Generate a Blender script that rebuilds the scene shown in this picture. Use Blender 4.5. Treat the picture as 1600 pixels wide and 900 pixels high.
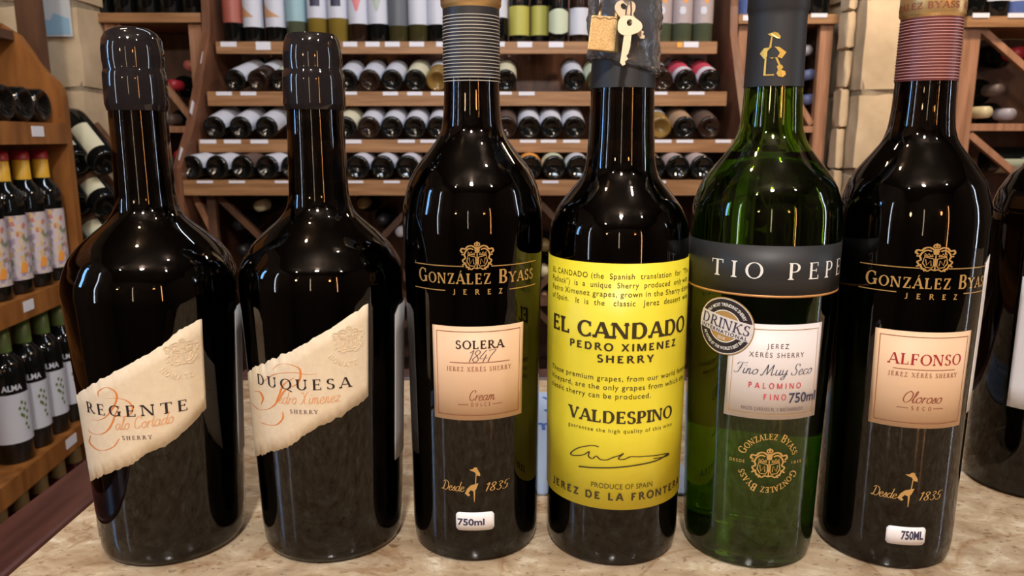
import bpy, math, random
from mathutils import Vector, Matrix
R = math.radians
PI = math.pi
scene = bpy.context.scene
for o in list(bpy.data.objects):
    bpy.data.objects.remove(o, do_unlink=True)

# ------------------------------------------------------------------ camera
CAM_H = 0.237; PITCH = R(11.0); FPX = 1200.0
cd = bpy.data.cameras.new('camera'); cam = bpy.data.objects.new('camera', cd)
scene.collection.objects.link(cam)
cam.location = (0, 0, CAM_H); cam.rotation_euler = (R(90) - PITCH, 0, 0)
cd.sensor_width = 36; cd.lens = 27.0; cd.clip_start = 0.01; cd.clip_end = 50
cd.dof.use_dof = True; cd.dof.focus_distance = 0.43; cd.dof.aperture_fstop = 20
scene.camera = cam

# ------------------------------------------------------------------ world, lights, exposure
w = bpy.data.worlds.new('dim_room'); scene.world = w; w.use_nodes = True
w.node_tree.nodes['Background'].inputs[0].default_value = (0.9, 0.75, 0.6, 1)
w.node_tree.nodes['Background'].inputs[1].default_value = 0.02
def light(name, kind, loc, power, col, size=0.05, target=None, size_y=None, spread=None):
    l = bpy.data.lights.new(name, kind); l.energy = power; l.color = col
    if kind == 'AREA':
        l.size = size
        if size_y: l.shape = 'RECTANGLE'; l.size_y = size_y
        if spread: l.spread = spread
    else:
        l.shadow_soft_size = size
    o = bpy.data.objects.new(name, l); scene.collection.objects.link(o); o.location = loc
    if target is not None:
        o.rotation_euler = (Vector(target) - Vector(loc)).to_track_quat('-Z', 'Y').to_euler()
    return o
WARM = (1.0, 0.78, 0.55); NEUT = (1.0, 0.93, 0.86); COOL = (0.72, 0.84, 1.0); BLUE = (0.25, 0.55, 1.0)
light('ceiling_spot', 'POINT', (-0.02, -0.75, 1.30), 46, NEUT, 0.065)
light('ceiling_spot', 'POINT', (-0.80, -0.9, 1.35), 6, NEUT, 0.03)
light('ceiling_spot', 'POINT', (0.95, -0.7, 1.35), 8, NEUT, 0.03)
light('ceiling_spot', 'POINT', (0.45, 0.10, 1.50), 5, NEUT, 0.03)
light('ceiling_spot', 'POINT', (-0.45, 0.30, 1.50), 4, WARM, 0.03)
light('warm_lamp', 'POINT', (0.75, -1.6, 0.60), 3, (1.0, 0.42, 0.13), 0.06)
light('warm_lamp', 'POINT', (-1.0, -1.7, 0.65), 3, (1.0, 0.7, 0.4), 0.06)
light('window_glow', 'AREA', (-1.45, 0.10, 0.55), 1.6, BLUE, 0.10, (-.2, 0.45, 0.25), 0.5)
light('streak_strip', 'AREA', (-1.40, -0.55, 0.45), 1.4, COOL, 0.05, (0, 0.45, 0.25), 1.0)  # this and the next tall strips: unseen lights added for streaks in the glass
light('streak_strip', 'AREA', (2.05, 0.10, 0.45), 2.6, COOL, 0.07, (0.1, 0.45, 0.25), 1.2)
light('streak_strip', 'AREA', (1.25, -1.70, 0.40), 2.2, (1.0, 0.45, 0.16), 0.05, (0, 0.45, 0.25), 1.1)
light('streak_strip', 'AREA', (-0.25, -2.1, 0.45), 0.8, WARM, 0.06, (0, 0.45, 0.25), 0.9)
light('background_light', 'AREA', (0.0, 1.45, 1.55), 7.5, COOL, 1.0, (0.0, 2.5, 0.2), 0.15)
light('background_light', 'AREA', (1.25, 1.55, 1.5), 12, WARM, 0.25, (1.2, 2.35, 0.2), 0.15)  # unseen warm light added to brighten the right stone pillar
light('background_light', 'AREA', (-0.7, 0.9, 1.5), 3.5, WARM, 0.25, (-1.2, 1.8, 0.0), 0.15)
scene.view_settings.view_transform = 'Standard'
scene.view_settings.look = 'None'
scene.view_settings.gamma = 1.0
scene.view_settings.use_curve_mapping = False
scene.view_settings.exposure = 0.88

# ------------------------------------------------------------------ materials
def mat(name, col, rough=0.5, metal=0.0, **kw):
    m = bpy.data.materials.new(name); m.use_nodes = True
    b = m.node_tree.nodes['Principled BSDF']
    b.inputs['Base Color'].default_value = (*col, 1); b.inputs['Roughness'].default_value = rough
    b.inputs['Metallic'].default_value = metal
    for k, v in kw.items():
        b.inputs[k.replace('_', ' ')].default_value = v
    return m
def nodes(m): return m.node_tree.nodes, m.node_tree.links, m.node_tree.nodes['Principled BSDF']
def noise_mix(m, c1, c2, scale=(10, 10, 10), detail=6, lo=0.35, hi=0.65, bump=0.0, rough=None, coord='Object', dist=0.002):
    N, L, b = nodes(m)
    tc = N.new('ShaderNodeTexCoord'); mp = N.new('ShaderNodeMapping'); mp.inputs['Scale'].default_value = scale
    nz = N.new('ShaderNodeTexNoise'); nz.inputs['Detail'].default_value = detail; nz.inputs['Scale'].default_value = 1
    rp = N.new('ShaderNodeValToRGB')
    rp.color_ramp.elements[0].position = lo; rp.color_ramp.elements[1].position = hi
    rp.color_ramp.elements[0].color = (*c1, 1); rp.color_ramp.elements[1].color = (*c2, 1)
    L.new(tc.outputs[coord], mp.inputs[0]); L.new(mp.outputs[0], nz.inputs[0])
    L.new(nz.outputs[0], rp.inputs[0]); L.new(rp.outputs[0], b.inputs['Base Color'])
    if bump:
        bp = N.new('ShaderNodeBump'); bp.inputs['Strength'].default_value = bump; bp.inputs['Distance'].default_value = dist
        L.new(nz.outputs[0], bp.inputs['Height']); L.new(bp.outputs[0], b.inputs['Normal'])
    return m
wood = noise_mix(mat('oak_shelf', (0.3, 0.16, 0.07), 0.45), (0.23, 0.105, 0.04), (0.36, 0.19, 0.085), (6, 60, 90), bump=0.15)
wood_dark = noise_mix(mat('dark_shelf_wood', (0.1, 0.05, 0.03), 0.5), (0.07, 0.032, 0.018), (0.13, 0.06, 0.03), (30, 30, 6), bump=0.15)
wood_or = noise_mix(mat('orange_rack_wood', (0.4, 0.16, 0.04), 0.35), (0.19, 0.07, 0.017), (0.34, 0.135, 0.036), (25, 25, 5), bump=0.12)
wood_post = noise_mix(mat('post_wood', (0.35, 0.18, 0.1), 0.45), (0.26, 0.12, 0.06), (0.42, 0.21, 0.12), (60, 60, 5), bump=0.15)
wood_trim = noise_mix(mat('counter_trim_wood', (0.06, 0.02, 0.015), 0.35), (0.045, 0.014, 0.012), (0.10, 0.035, 0.028), (60, 8, 60), bump=0.15)
wood_side = noise_mix(mat('red_brown_wood', (0.2, 0.08, 0.04), 0.4), (0.10, 0.04, 0.022), (0.20, 0.085, 0.045), (50, 8, 8), bump=0.1)
stone = noise_mix(mat('limestone', (0.6, 0.47, 0.3), 0.85), (0.46, 0.34, 0.21), (0.68, 0.52, 0.34), (9, 9, 9), lo=.3, hi=.7, bump=0.6, dist=.01)
mortar = noise_mix(mat('mortar', (0.3, 0.24, 0.17), 0.95), (0.24, 0.18, 0.12), (0.36, 0.29, 0.2), (30, 30, 30), bump=0.5)
plaster = noise_mix(mat('plaster', (0.1, 0.07, 0.05), 0.9), (0.06, 0.042, 0.03), (0.10, 0.07, 0.05), (3, 3, 3))
floor_m = noise_mix(mat('floor_tile', (0.2, 0.12, 0.07), 0.4), (0.14, 0.08, 0.05), (0.24, 0.15, 0.09), (4, 4, 4))
# travertine counter
marble = mat('beige_marble', (0.6, 0.48, 0.34), 0.16)
N, L, b = nodes(marble)
tc = N.new('ShaderNodeTexCoord'); mp = N.new('ShaderNodeMapping'); mp.inputs['Scale'].default_value = (1, 1.5, 1); mp.inputs['Rotation'].default_value = (0, 0, .4)
L.new(tc.outputs['Object'], mp.inputs[0])
n1 = N.new('ShaderNodeTexNoise'); n1.inputs['Scale'].default_value = 38; n1.inputs['Detail'].default_value = 8; n1.inputs['Roughness'].default_value = .62; n1.inputs['Distortion'].default_value = .5
n2 = N.new('ShaderNodeTexNoise'); n2.inputs['Scale'].default_value = 170; n2.inputs['Detail'].default_value = 3; n2.inputs['Distortion'].default_value = .4
n3 = N.new('ShaderNodeTexNoise'); n3.inputs['Scale'].default_value = 7; n3.inputs['Detail'].default_value = 7; n3.inputs['Distortion'].default_value = 1.0
for n in (n1, n2, n3): L.new(mp.outputs[0], n.inputs[0])
r1 = N.new('ShaderNodeValToRGB'); e = r1.color_ramp.elements
e[0].position = .30; e[0].color = (0.32, 0.21, 0.12, 1); e[1].position = .68; e[1].color = (0.82, 0.71, 0.54, 1)
x = e.new(.45); x.color = (0.50, 0.37, 0.24, 1); x = e.new(.56); x.color = (0.59, 0.46, 0.31, 1)
L.new(n1.outputs[0], r1.inputs[0])
r2 = N.new('ShaderNodeValToRGB'); e = r2.color_ramp.elements
e[0].position = .32; e[0].color = (0.32, 0.25, 0.18, 1); e[1].position = .40; e[1].color = (1, 1, 1, 1)
L.new(n2.outputs[0], r2.inputs[0])
r3 = N.new('ShaderNodeValToRGB'); e = r3.color_ramp.elements
e[0].position = .485; e[0].color = (1, 1, 1, 1); e[1].position = .515; e[1].color = (1, 1, 1, 1)
x = e.new(.5); x.color = (0.70, 0.55, 0.42, 1)
L.new(n3.outputs[0], r3.inputs[0])
m1 = N.new('ShaderNodeMixRGB'); m1.blend_type = 'MULTIPLY'; m1.inputs[0].default_value = .55
m2 = N.new('ShaderNodeMixRGB'); m2.blend_type = 'MULTIPLY'; m2.inputs[0].default_value = .7
L.new(r1.outputs[0], m1.inputs[1]); L.new(r2.outputs[0], m1.inputs[2]); L.new(m1.outputs[0], m2.inputs[1]); L.new(r3.outputs[0], m2.inputs[2])
L.new(m2.outputs[0], b.inputs['Base Color'])

glass_dark = mat('dark_bottle_glass', (0.10, 0.075, 0.06), 0.0, IOR=1.5, Transmission_Weight=1.0)
glass_green = mat('green_bottle_glass', (0.24, 0.42, 0.02), 0.0, IOR=1.5, Transmission_Weight=1.0)
glass_clear = mat('clear_bottle_glass', (0.75, 0.8, 0.7), 0.02, IOR=1.5, Transmission_Weight=1.0)
wine_dark = mat('dark_sherry', (0.004, 0.002, 0.0015), 0.08, IOR=1.33)
wine_pale = mat('pale_sherry', (0.55, 0.68, 0.16), 0.0, IOR=1.34, Transmission_Weight=1.0)
wax = mat('black_wax', (0.016, 0.013, 0.014), 0.06, IOR=1.55)
paper_cream = noise_mix(mat('cream_paper', (0.8, 0.66, 0.46), 0.6), (0.76, 0.62, 0.44), (0.80, 0.67, 0.48), (300, 300, 300), bump=.05)
paper_peach = mat('peach_paper', (0.80, 0.54, 0.34), 0.5)
paper_yellow = noise_mix(mat('yellow_paper', (0.85, 0.72, 0.05), 0.4), (0.80, 0.69, 0.035), (0.86, 0.75, 0.05), (40, 40, 40))
paper_white = mat('white_paper', (0.78, 0.72, 0.70), 0.45)
paper_shaded = mat('shaded_back_paper', (0.42, 0.43, 0.45), 0.6)  # grey is the shade on the back labels, put into the paper colour
sticker_m = mat('white_sticker', (0.85, 0.82, 0.84), 0.35)
ink = mat('black_ink', (0.02, 0.012, 0.015), 0.5)
ink_y = mat('brown_black_ink', (0.045, 0.03, 0.008), 0.5)
ink_grey = mat('grey_ink', (0.16, 0.11, 0.12), 0.5)
ink_orange = mat('orange_ink', (0.75, 0.22, 0.04), 0.5)
ink_peach = mat('pale_orange_ink', (0.80, 0.38, 0.17), 0.5)
ink_brown = mat('brown_ink', (0.27, 0.07, 0.035), 0.5)
ink_red = mat('red_ink', (0.38, 0.02, 0.03), 0.5)
ink_red2 = mat('bright_red_ink', (0.62, 0.05, 0.08), 0.5)
ink_navy = mat('navy_ink', (0.04, 0.04, 0.09), 0.5)
ink_white = mat('white_ink', (0.85, 0.85, 0.82), 0.4)
gold_ink = mat('gold_ink', (0.60, 0.36, 0.12), 0.35, 0.35)
gold_bright = mat('yellow_gold_ink', (0.78, 0.52, 0.12), 0.3, 0.35)
emboss_m = mat('embossed_paper', (0.83, 0.71, 0.53), 0.5)
foil_grey = mat('charcoal_foil', (0.035, 0.034, 0.038), 0.42, 0.2)
foil_black = mat('dark_grey_foil', (0.030, 0.031, 0.034), 0.5, 0.1)
foil_red = mat('burgundy_foil', (0.16, 0.035, 0.035), 0.42, 0.2)
foil_gold = mat('gold_foil', (0.75, 0.48, 0.20), 0.35, 0.6)
stripe_m = mat('silver_stripe', (0.55, 0.52, 0.46), 0.4)
stripe_p = mat('pink_stripe', (0.60, 0.30, 0.27), 0.4)
brass = mat('brass', (0.80, 0.56, 0.24), 0.36, 0.75)
noise_mix(brass, (0.66, 0.43, 0.17), (0.90, 0.68, 0.36), (1500, 1500, 1500), bump=.5, dist=.0002)
nickel = mat('key_metal', (0.36, 0.27, 0.18), 0.5, 0.7)
steel = mat('steel_wire', (0.7, 0.68, 0.64), 0.2, 1.0)
plastic = mat('clear_shrink_plastic', (0.86, 0.88, 0.92), 0.06, Transmission_Weight=0.96, IOR=1.4)
N, L, b = nodes(plastic); nz = N.new('ShaderNodeTexNoise'); tcp = N.new('ShaderNodeTexCoord'); nz.inputs['Scale'].default_value = 160; nz.inputs['Distortion'].default_value = 1.5
bpn = N.new('ShaderNodeBump'); bpn.inputs['Strength'].default_value = .8; bpn.inputs['Distance'].default_value = .0012
L.new(tcp.outputs['Object'], nz.inputs[0]); L.new(nz.outputs[0], bpn.inputs['Height']); L.new(bpn.outputs[0], b.inputs['Normal'])
band_m = mat('black_band_print', (0.022, 0.023, 0.025), 0.5)

# ------------------------------------------------------------------ helpers
def link(o):
    scene.collection.objects.link(o); return o
def tag(o, label=None, cat=None, group=None, kind=None):
    if label: o['label'] = label
    if cat: o['category'] = cat
    if group: o['group'] = group
    if kind: o['kind'] = kind
    return o
def empty(name, loc, rz=0, label=None, cat=None, group=None):
    o = bpy.data.objects.new(name, None); o.empty_display_size = .02
    link(o); o.location = loc; o.rotation_euler = (0, 0, rz)
    return tag(o, label, cat, group)
def mesh(name, V, F, m, parent=None, smooth=False):
    me = bpy.data.meshes.new(name); me.from_pydata([tuple(v) for v in V], [], F)
    if smooth:
        me.polygons.foreach_set('use_smooth', [True] * len(me.polygons))
    me.materials.append(m); me.update()
    o = bpy.data.objects.new(name, me); link(o)
    if parent: o.parent = parent
    return o
class MB:
    def __init__(s): s.V = []; s.F = []
    def add(s, V, F):
        n = len(s.V); s.V += [tuple(v) for v in V]; s.F += [tuple(i + n for i in f) for f in F]; return s
    def box(s, x0, x1, y0, y1, z0, z1, M=None):
        V = [(x, y, z) for z in (z0, z1) for y in (y0, y1) for x in (x0, x1)]
        if M: V = [M @ Vector(v) for v in V]
        return s.add(V, [(0, 2, 3, 1), (4, 5, 7, 6), (0, 1, 5, 4), (2, 6, 7, 3), (0, 4, 6, 2), (1, 3, 7, 5)])
    def bar(s, a, b, wx, wy, up=(0, 0, 1)):
        a = Vector(a); b = Vector(b); d = (b - a).normalized(); u = Vector(up)
        sx = d.cross(u).normalized(); sy = sx.cross(d)
        V = [p + sx * i * wx / 2 + sy * j * wy / 2 for p in (a, b) for (i, j) in ((-1, -1), (1, -1), (1, 1), (-1, 1))]
        return s.add(V, [(3, 2, 1, 0), (4, 5, 6, 7), (0, 1, 5, 4), (1, 2, 6, 5), (2, 3, 7, 6), (3, 0, 4, 7)])
    def prism(s, pts, y0, y1):
        """pts: (x,z) outline, extruded along y"""
        n = len(pts); V = [(x, y0, z) for x, z in pts] + [(x, y1, z) for x, z in pts]
        F = [tuple(range(n)), tuple(range(2 * n - 1, n - 1, -1))] + [(i, i + n, (i + 1) % n + n, (i + 1) % n) for i in range(n)]
        return s.add(V, F)
    def lathe(s, prof, seg=48, cap0=True, cap1=True):
        n0 = len(s.V)
        for z, r in prof:
            for k in range(seg):
                a = 2 * PI * k / seg; s.V.append((r * math.cos(a), r * math.sin(a), z))
        for i in range(len(prof) - 1):
            for k in range(seg):
                a = n0 + i * seg + k; b = n0 + i * seg + (k + 1) % seg
                s.F.append((a, b, b + seg, a + seg))
        if cap0: s.F.append(tuple(n0 + k for k in range(seg))[::-1])
        if cap1: s.F.append(tuple(n0 + (len(prof) - 1) * seg + k for k in range(seg)))
        return s
    def tube(s, pts, r, seg=8, closed=False):
        pts = [Vector(p) for p in pts]; n = len(pts); n0 = len(s.V); u = None
        for i, p in enumerate(pts):
            a = pts[(i - 1) % n] if (closed or i > 0) else p
            b = pts[(i + 1) % n] if (closed or i < n - 1) else p
            d = (b - a).normalized()
            if u is None:
                u = d.orthogonal().normalized()
            u = (u - d * u.dot(d)).normalized(); v = d.cross(u)
            rr = r[i] if isinstance(r, (list, tuple)) else r
            for k in range(seg):
                t = 2 * PI * k / seg; s.V.append(tuple(p + (u * math.cos(t) + v * math.sin(t)) * rr))
        for i in range(n if closed else n - 1):
            for k in range(seg):
                a = n0 + i * seg + k; b = n0 + i * seg + (k + 1) % seg; j = ((i + 1) % n) * seg
                c = n0 + j + (k + 1) % seg; d_ = n0 + j + k
                s.F.append((a, b, c, d_))
        if not closed:
            s.F.append(tuple(n0 + k for k in range(seg))[::-1]); s.F.append(tuple(n0 + (n - 1) * seg + k for k in range(seg)))
        return s
    def build(s, name, m, parent=None, smooth=False): return mesh(name, s.V, s.F, m, parent, smooth)
def bevel(o, wd=0.002, seg=2):
    md = o.modifiers.new('bevel', 'BEVEL'); md.width = wd; md.segments = seg; md.limit_method = 'ANGLE'; return o
def autosmooth(o, ang=35):
    me = o.data
    me.polygons.foreach_set('use_smooth', [True] * len(me.polygons))
    try: me.set_sharp_from_angle(angle=R(ang))
    except Exception: pass
    return o
def pxray(px, py):
    a = (px - 800) / FPX; b_ = (450 - py) / FPX
    return Vector((a, math.cos(PITCH) + b_ * math.sin(PITCH), -math.sin(PITCH) + b_ * math.cos(PITCH)))
def at(px, py, Y):
    d = pxray(px, py); t = Y / d.y; return Vector((d.x * t, Y, CAM_H + d.z * t))
def atz(px, py, Z=0):
    d = pxray(px, py); t = (Z - CAM_H) / d.z; return Vector((d.x * t, d.y * t, Z))

# ------------------------------------------------------------------ lettering: glyph strokes
def arc_poly(cx, cy, rx, ry, a0, a1, T, t, n=14):
    out = []; prev = None
    full = abs(a1 - a0) >= 360
    if full: n = 22
    for i in range(n + 1):
        a = R(a0 + (a1 - a0) * i / n); c, s_ = math.cos(a), math.sin(a)
        th = (t + (T - t) * c * c) / 2
        p = ((cx + (rx + th) * c, cy + (ry + th) * s_), (cx + (rx - th) * c, cy + (ry - th) * s_))
        if prev: out.append([prev[0], p[0], p[1], prev[1]])
        prev = p
    return out
def glyph(ch, T, t, slab):
    st = max(t, slab)
    def v(x, y0=0, y1=1, w_=None): w_ = w_ or T; return [[(x - w_ / 2, y0), (x + w_ / 2, y0), (x + w_ / 2, y1), (x - w_ / 2, y1)]]
    def h(x0, x1, y, w_=None): w_ = w_ or t; return [[(x0, y - w_ / 2), (x1, y - w_ / 2), (x1, y + w_ / 2), (x0, y + w_ / 2)]]
    def d(x0, y0, x1, y1, w_): return [[(x0 - w_ / 2, y0), (x0 + w_ / 2, y0), (x1 + w_ / 2, y1), (x1 - w_ / 2, y1)]]
    def s(x, y, hw=None):
        hw = hw or T * .5 + .09
        if slab == 0: return []
        yy = (0, st) if y == 0 else (1 - st, 1)
        k = T * .5
        br = (st, st + .06) if y == 0 else (1 - st, 1 - st - .06)
        return [[(x - hw, yy[0]), (x + hw, yy[0]), (x + hw, yy[1]), (x - hw, yy[1])],
                [(x - k - .05, br[0]), (x + k + .05, br[0]), (x + k, br[1]), (x - k, br[1])]]
    o = lambda *a: arc_poly(*a, T, t)
    hs = slab > 0
    def tick(x, y0, y1): return v(x, y0, y1, t) if hs else []
    G = {
     'A': (.95, lambda: d(.10, 0, .46, 1, t * 1.25) + d(.49, 1, .84, 0, T) + h(.22, .72, .33) + s(.10, 0, .12) + s(.84, 0)),
     'B': (.82, lambda: v(.18) + o(.38, .745, .22, .228, -90, 90) + o(.38, .265, .28, .24, -90, 90) + h(.06, .39, 1 - t / 2) + h(.18, .39, .51) + h(.06, .39, t / 2)),
     'C': (.90, lambda: o(.5, .5, .38, .47, 48, 312) + tick(.78, .68, .96) + tick(.78, .05, .28)),
     'D': (.95, lambda: v(.18) + o(.40, .5, .39, .475, -90, 90) + h(.06, .41, 1 - t / 2) + h(.06, .41, t / 2)),
     'E': (.76, lambda: v(.18) + h(.06, .64, 1 - t / 2) + h(.18, .52, .52) + h(.06, .68, t / 2) + tick(.62, .78, 1) + tick(.66, 0, .24) + tick(.52, .42, .62)),
     'F': (.72, lambda: v(.18) + h(.06, .64, 1 - t / 2) + h(.18, .50, .52) + tick(.62, .78, 1) + tick(.50, .42, .62) + s(.18, 0)),
     'G': (.98, lambda: o(.5, .5, .38, .47, 48, 318) + tick(.78, .68, .96) + v(.80, .05, .42) + h(.62, .95, .42)),
     'H': (.98, lambda: v(.18) + v(.78) + h(.18, .78, .52) + s(.18, 0) + s(.18, 1) + s(.78, 0) + s(.78, 1)),
     'I': (.36, lambda: v(.18) + s(.18, 0) + s(.18, 1)),
     'J': (.50, lambda: v(.30, .12, 1) + o(.13, .12, .17, .13, 220, 360) + s(.30, 1)),
     'K': (.92, lambda: v(.18) + d(.26, .45, .74, 1, t * 1.3) + d(.38, .58, .80, 0, T) + s(.18, 0) + s(.18, 1) + s(.8, 0) + s(.72, 1, .11)),
     'L': (.74, lambda: v(.18) + h(.06, .66, t / 2) + tick(.64, 0, .26) + s(.18, 1)),
     'M': (1.15, lambda: v(.14, 0, 1, t * 1.2) + d(.18, 1, .55, 0, T) + d(.57, 0, .93, 1, t * 1.2) + v(.97, 0, 1) + s(.14, 0, .11) + s(.97, 0) + s(.12, 1, .08) + s(.97, 1)),
     'N': (1.0, lambda: v(.14, 0, 1, t * 1.2) + d(.16, 1, .80, 0, T) + v(.82, 0, 1, t * 1.2) + s(.14, 0, .11) + s(.10, 1, .09) + s(.82, 1, .11)),
     'O': (1.0, lambda: o(.5, .5, .40, .475, 0, 360)),
     'P': (.76, lambda: v(.18) + o(.36, .72, .26, .255, -90, 90) + h(.06, .37, 1 - t / 2) + h(.18, .37, .465) + s(.18, 0)),
     'Q': (1.0, lambda: o(.5, .5, .40, .475, 0, 360) + d(.98, -.2, .50, .05, T)),
     'R': (.88, lambda: v(.18) + o(.36, .735, .24, .24, -90, 90) + h(.06, .37, 1 - t / 2) + h(.18, .37, .495) + d(.42, .5, .80, 0, T) + s(.18, 0) + s(.82, 0, .08)),
     'S': (.68, lambda: o(.33, .745, .20, .228, 35, 270) + o(.33, .265, .23, .24, -150, 90) + tick(.52, .76, .97) + tick(.10, .05, .26)),
     'T': (.86, lambda: v(.43) + h(.06, .80, 1 - t / 2) + tick(.08, .78, 1) + tick(.78, .78, 1) + s(.43, 0)),
     'U': (.96, lambda: v(.18, .3, 1) + o(.475, .32, .295, .29, 180, 360) + v(.77, .3, 1, t * 1.2) + s(.18, 1) + s(.77, 1, .11)),
     'V': (.92, lambda: d(.46, 0, .12, 1, T) + d(.46, 0, .80, 1, t * 1.25) + s(.12, 1) + s(.80, 1, .11)),
     'W': (1.3, lambda: d(.36, 0, .10, 1, T) + d(.38, 0, .64, 1, t) + d(.88, 0, .62, 1, T) + d(.9, 0, 1.15, 1, t)),
     'X': (.90, lambda: d(.78, 0, .12, 1, T) + d(.12, 0, .76, 1, t * 1.25) + s(.12, 0, .11) + s(.78, 0) + s(.12, 1) + s(.76, 1, .11)),
     'Y': (.88, lambda: v(.44, 0, .48) + d(.44, .44, .10, 1, T) + d(.44, .44, .76, 1, t * 1.25) + s(.44, 0) + s(.10, 1) + s(.76, 1, .11)),
     'Z': (.78, lambda: h(.10, .70, 1 - t / 2) + h(.06, .72, t / 2) + d(.14, 0, .64, 1, T) + tick(.10, .76, 1) + tick(.70, 0, .24)),
     ' ': (.42, lambda: []),
    }
    acc = {'Á': ('A', 1), 'É': ('E', 1), 'È': ('E', -1)}
    if ch in acc:
        base, sg = acc[ch]; wd, fn = G[base]; c = wd * .45
        return wd, fn() + [[(c - .03, 1.06), (c + .05, 1.06), (c + .05 + .12 * sg, 1.26), (c - .05 + .12 * sg, 1.26)]]
    wd, fn = G.get(ch, G[' ']); return wd, fn()
def layout_serif(txt, T=.15, t=.055, slab=.04, track=.06, small=.76):
    out = []; x = 0
    for ch in txt:
        sc = 1.0
        if ch.islower(): sc = small; ch = ch.upper()
        wd, P = glyph(ch, T, t, slab)
        out += [[(x + a * sc, b_ * sc) for a, b_ in p] for p in P]; x += wd * sc + track
    return out, x - track
SC = {
 'a': (1.0, [[(.78, .85), (.45, 1), (.12, .6), (.15, .12), (.42, 0), (.72, .45), (.82, .98)], [(.82, .98), (.75, .3), (.88, 0), (1.08, .25)]]),
 'c': (.8, [[(.7, .82), (.45, 1), (.12, .6), (.2, .08), (.5, 0), (.85, .3)]]),
 'd': (1.0, [[(.78, .85), (.45, 1), (.12, .6), (.15, .12), (.42, 0), (.72, .45), (.82, .98)], [(1.0, 2), (.85, 1.0), (.75, .3), (.88, 0), (1.08, .25)]]),
 'e': (.78, [[(.12, .45), (.55, .6), (.62, .9), (.38, 1), (.1, .55), (.2, .06), (.48, 0), (.82, .3)]]),
 'i': (.45, [[(.2, 1), (.13, .25), (.27, 0), (.48, .25)], [(.30, 1.45), (.34, 1.55)]]),
 'l': (.48, [[(.0, .35), (.42, 1.5), (.45, 2), (.28, 1.7), (.14, .3), (.28, 0), (.5, .25)]]),
 'm': (1.3, [[(.12, 0), (.22, 1)], [(.16, .5), (.42, 1), (.56, .85), (.5, 0)], [(.54, .5), (.82, 1), (.98, .85), (.93, .2), (1.05, 0), (1.28, .3)]]),
 'n': (.9, [[(.12, 0), (.22, 1)], [(.16, .5), (.42, 1), (.58, .85), (.53, .2), (.65, 0), (.88, .3)]]),
 'o': (.82, [[(.5, 1), (.15, .7), (.13, .2), (.4, 0), (.72, .35), (.72, .85), (.5, 1), (.62, .85), (.85, .85)]]),
 'r': (.62, [[(.12, 0), (.22, 1)], [(.17, .5), (.4, .95), (.65, .88)]]),
 's': (.6, [[(.0, .1), (.42, 1), (.45, .6), (.5, .15), (.25, 0), (.05, .15)]]),
 't': (.5, [[(.38, 1.7), (.2, .3), (.32, 0), (.52, .25)], [(.05, 1), (.55, 1.05)]]),
 'u': (.95, [[(.15, 1), (.1, .25), (.28, 0), (.58, .35), (.72, 1)], [(.72, 1), (.65, .2), (.78, 0), (1.0, .3)]]),
 'x': (.8, [[(.05, .8), (.22, .98), (.45, .1), (.75, .1)], [(.75, .98), (.05, .02)]]),
 'y': (.9, [[(.15, 1), (.12, .35), (.3, .1), (.6, .4), (.75, 1)], [(.75, 1), (.55, -.5), (.25, -.8), (.1, -.5), (.9, .25)]]),
 'z': (.8, [[(.1, .85), (.3, 1), (.7, .95), (.1, .05), (.45, .12), (.8, .05)]]),
 'P': (1.2, [[(.3, 0), (.55, 1), (.75, 1.9)], [(.1, 1.5), (.5, 2), (1.2, 1.9), (1.2, 1.2), (.65, .95)]]),
 'C': (1.25, [[(1.15, 1.55), (1.1, 1.95), (.7, 1.9), (.3, 1.2), (.35, .3), (.75, 0), (1.2, .4)]]),
 'D': (1.4, [[(.6, 1.8), (.4, .5), (.25, .05), (.0, .15), (.3, .25), (.8, 0), (1.3, .6), (1.2, 1.6), (.6, 2), (.15, 1.7)]]),
 'F': (1.1, [[(.15, 1.5), (.4, 1.95), (1.3, 1.95), (1.5, 2.1)], [(.85, 1.9), (.55, .4), (.2, 0), (-.1, .2)], [(.4, 1.0), (.95, 1.1)]]),
 'M': (1.9, [[(-.1, .1), (.15, .0), (.65, 1.95)], [(.65, 1.95), (.75, .1)], [(.75, .1), (1.45, 1.95)], [(1.45, 1.95), (1.4, .2), (1.55, 0), (1.8, .3)]]),
 'S': (1.15, [[(1.1, 1.6), (1.0, 2), (.55, 1.9), (.5, 1.3), (.85, .7), (.65, .05), (.15, .1), (.05, .5)]]),
 'X': (1.4, [[(.1, 1.7), (.4, 1.95), (.65, 1.2), (.8, .2), (1.2, .1)], [(1.3, 1.9), (1.0, 1.8), (.4, .2), (.05, .05)]]),
 'O': (1.3, [[(.8, 2), (.3, 1.5), (.15, .5), (.55, 0), (1.1, .5), (1.2, 1.5), (.8, 2)]]),
 '1': (.6, [[(.1, 1.5), (.5, 1.95)], [(.5, 1.95), (.25, 0)]]),
 '8': (.95, [[(.5, 1.05), (.2, 1.5), (.5, 1.95), (.8, 1.6), (.5, 1.05), (.1, .5), (.35, 0), (.75, .35), (.5, 1.05)]]),
 '4': (.95, [[(.65, 1.95), (.05, .6), (.95, .65)], [(.75, 1.2), (.5, -.1)]]),
 '7': (.85, [[(.15, 1.75), (.3, 1.9), (.95, 1.95), (.45, .9), (.3, 0)]]),
 '3': (.85, [[(.2, 1.7), (.5, 1.95), (.8, 1.6), (.4, 1.1), (.75, .6), (.4, 0), (.05, .25)]]),
 '5': (.85, [[(.95, 1.95), (.4, 1.9), (.25, 1.15), (.7, 1.05), (.7, .3), (.3, 0), (.05, .2)]]),
 '.': (.3, [[(.1, 0), (.15, .1)]]), ' ': (.55, []),
}
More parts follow.
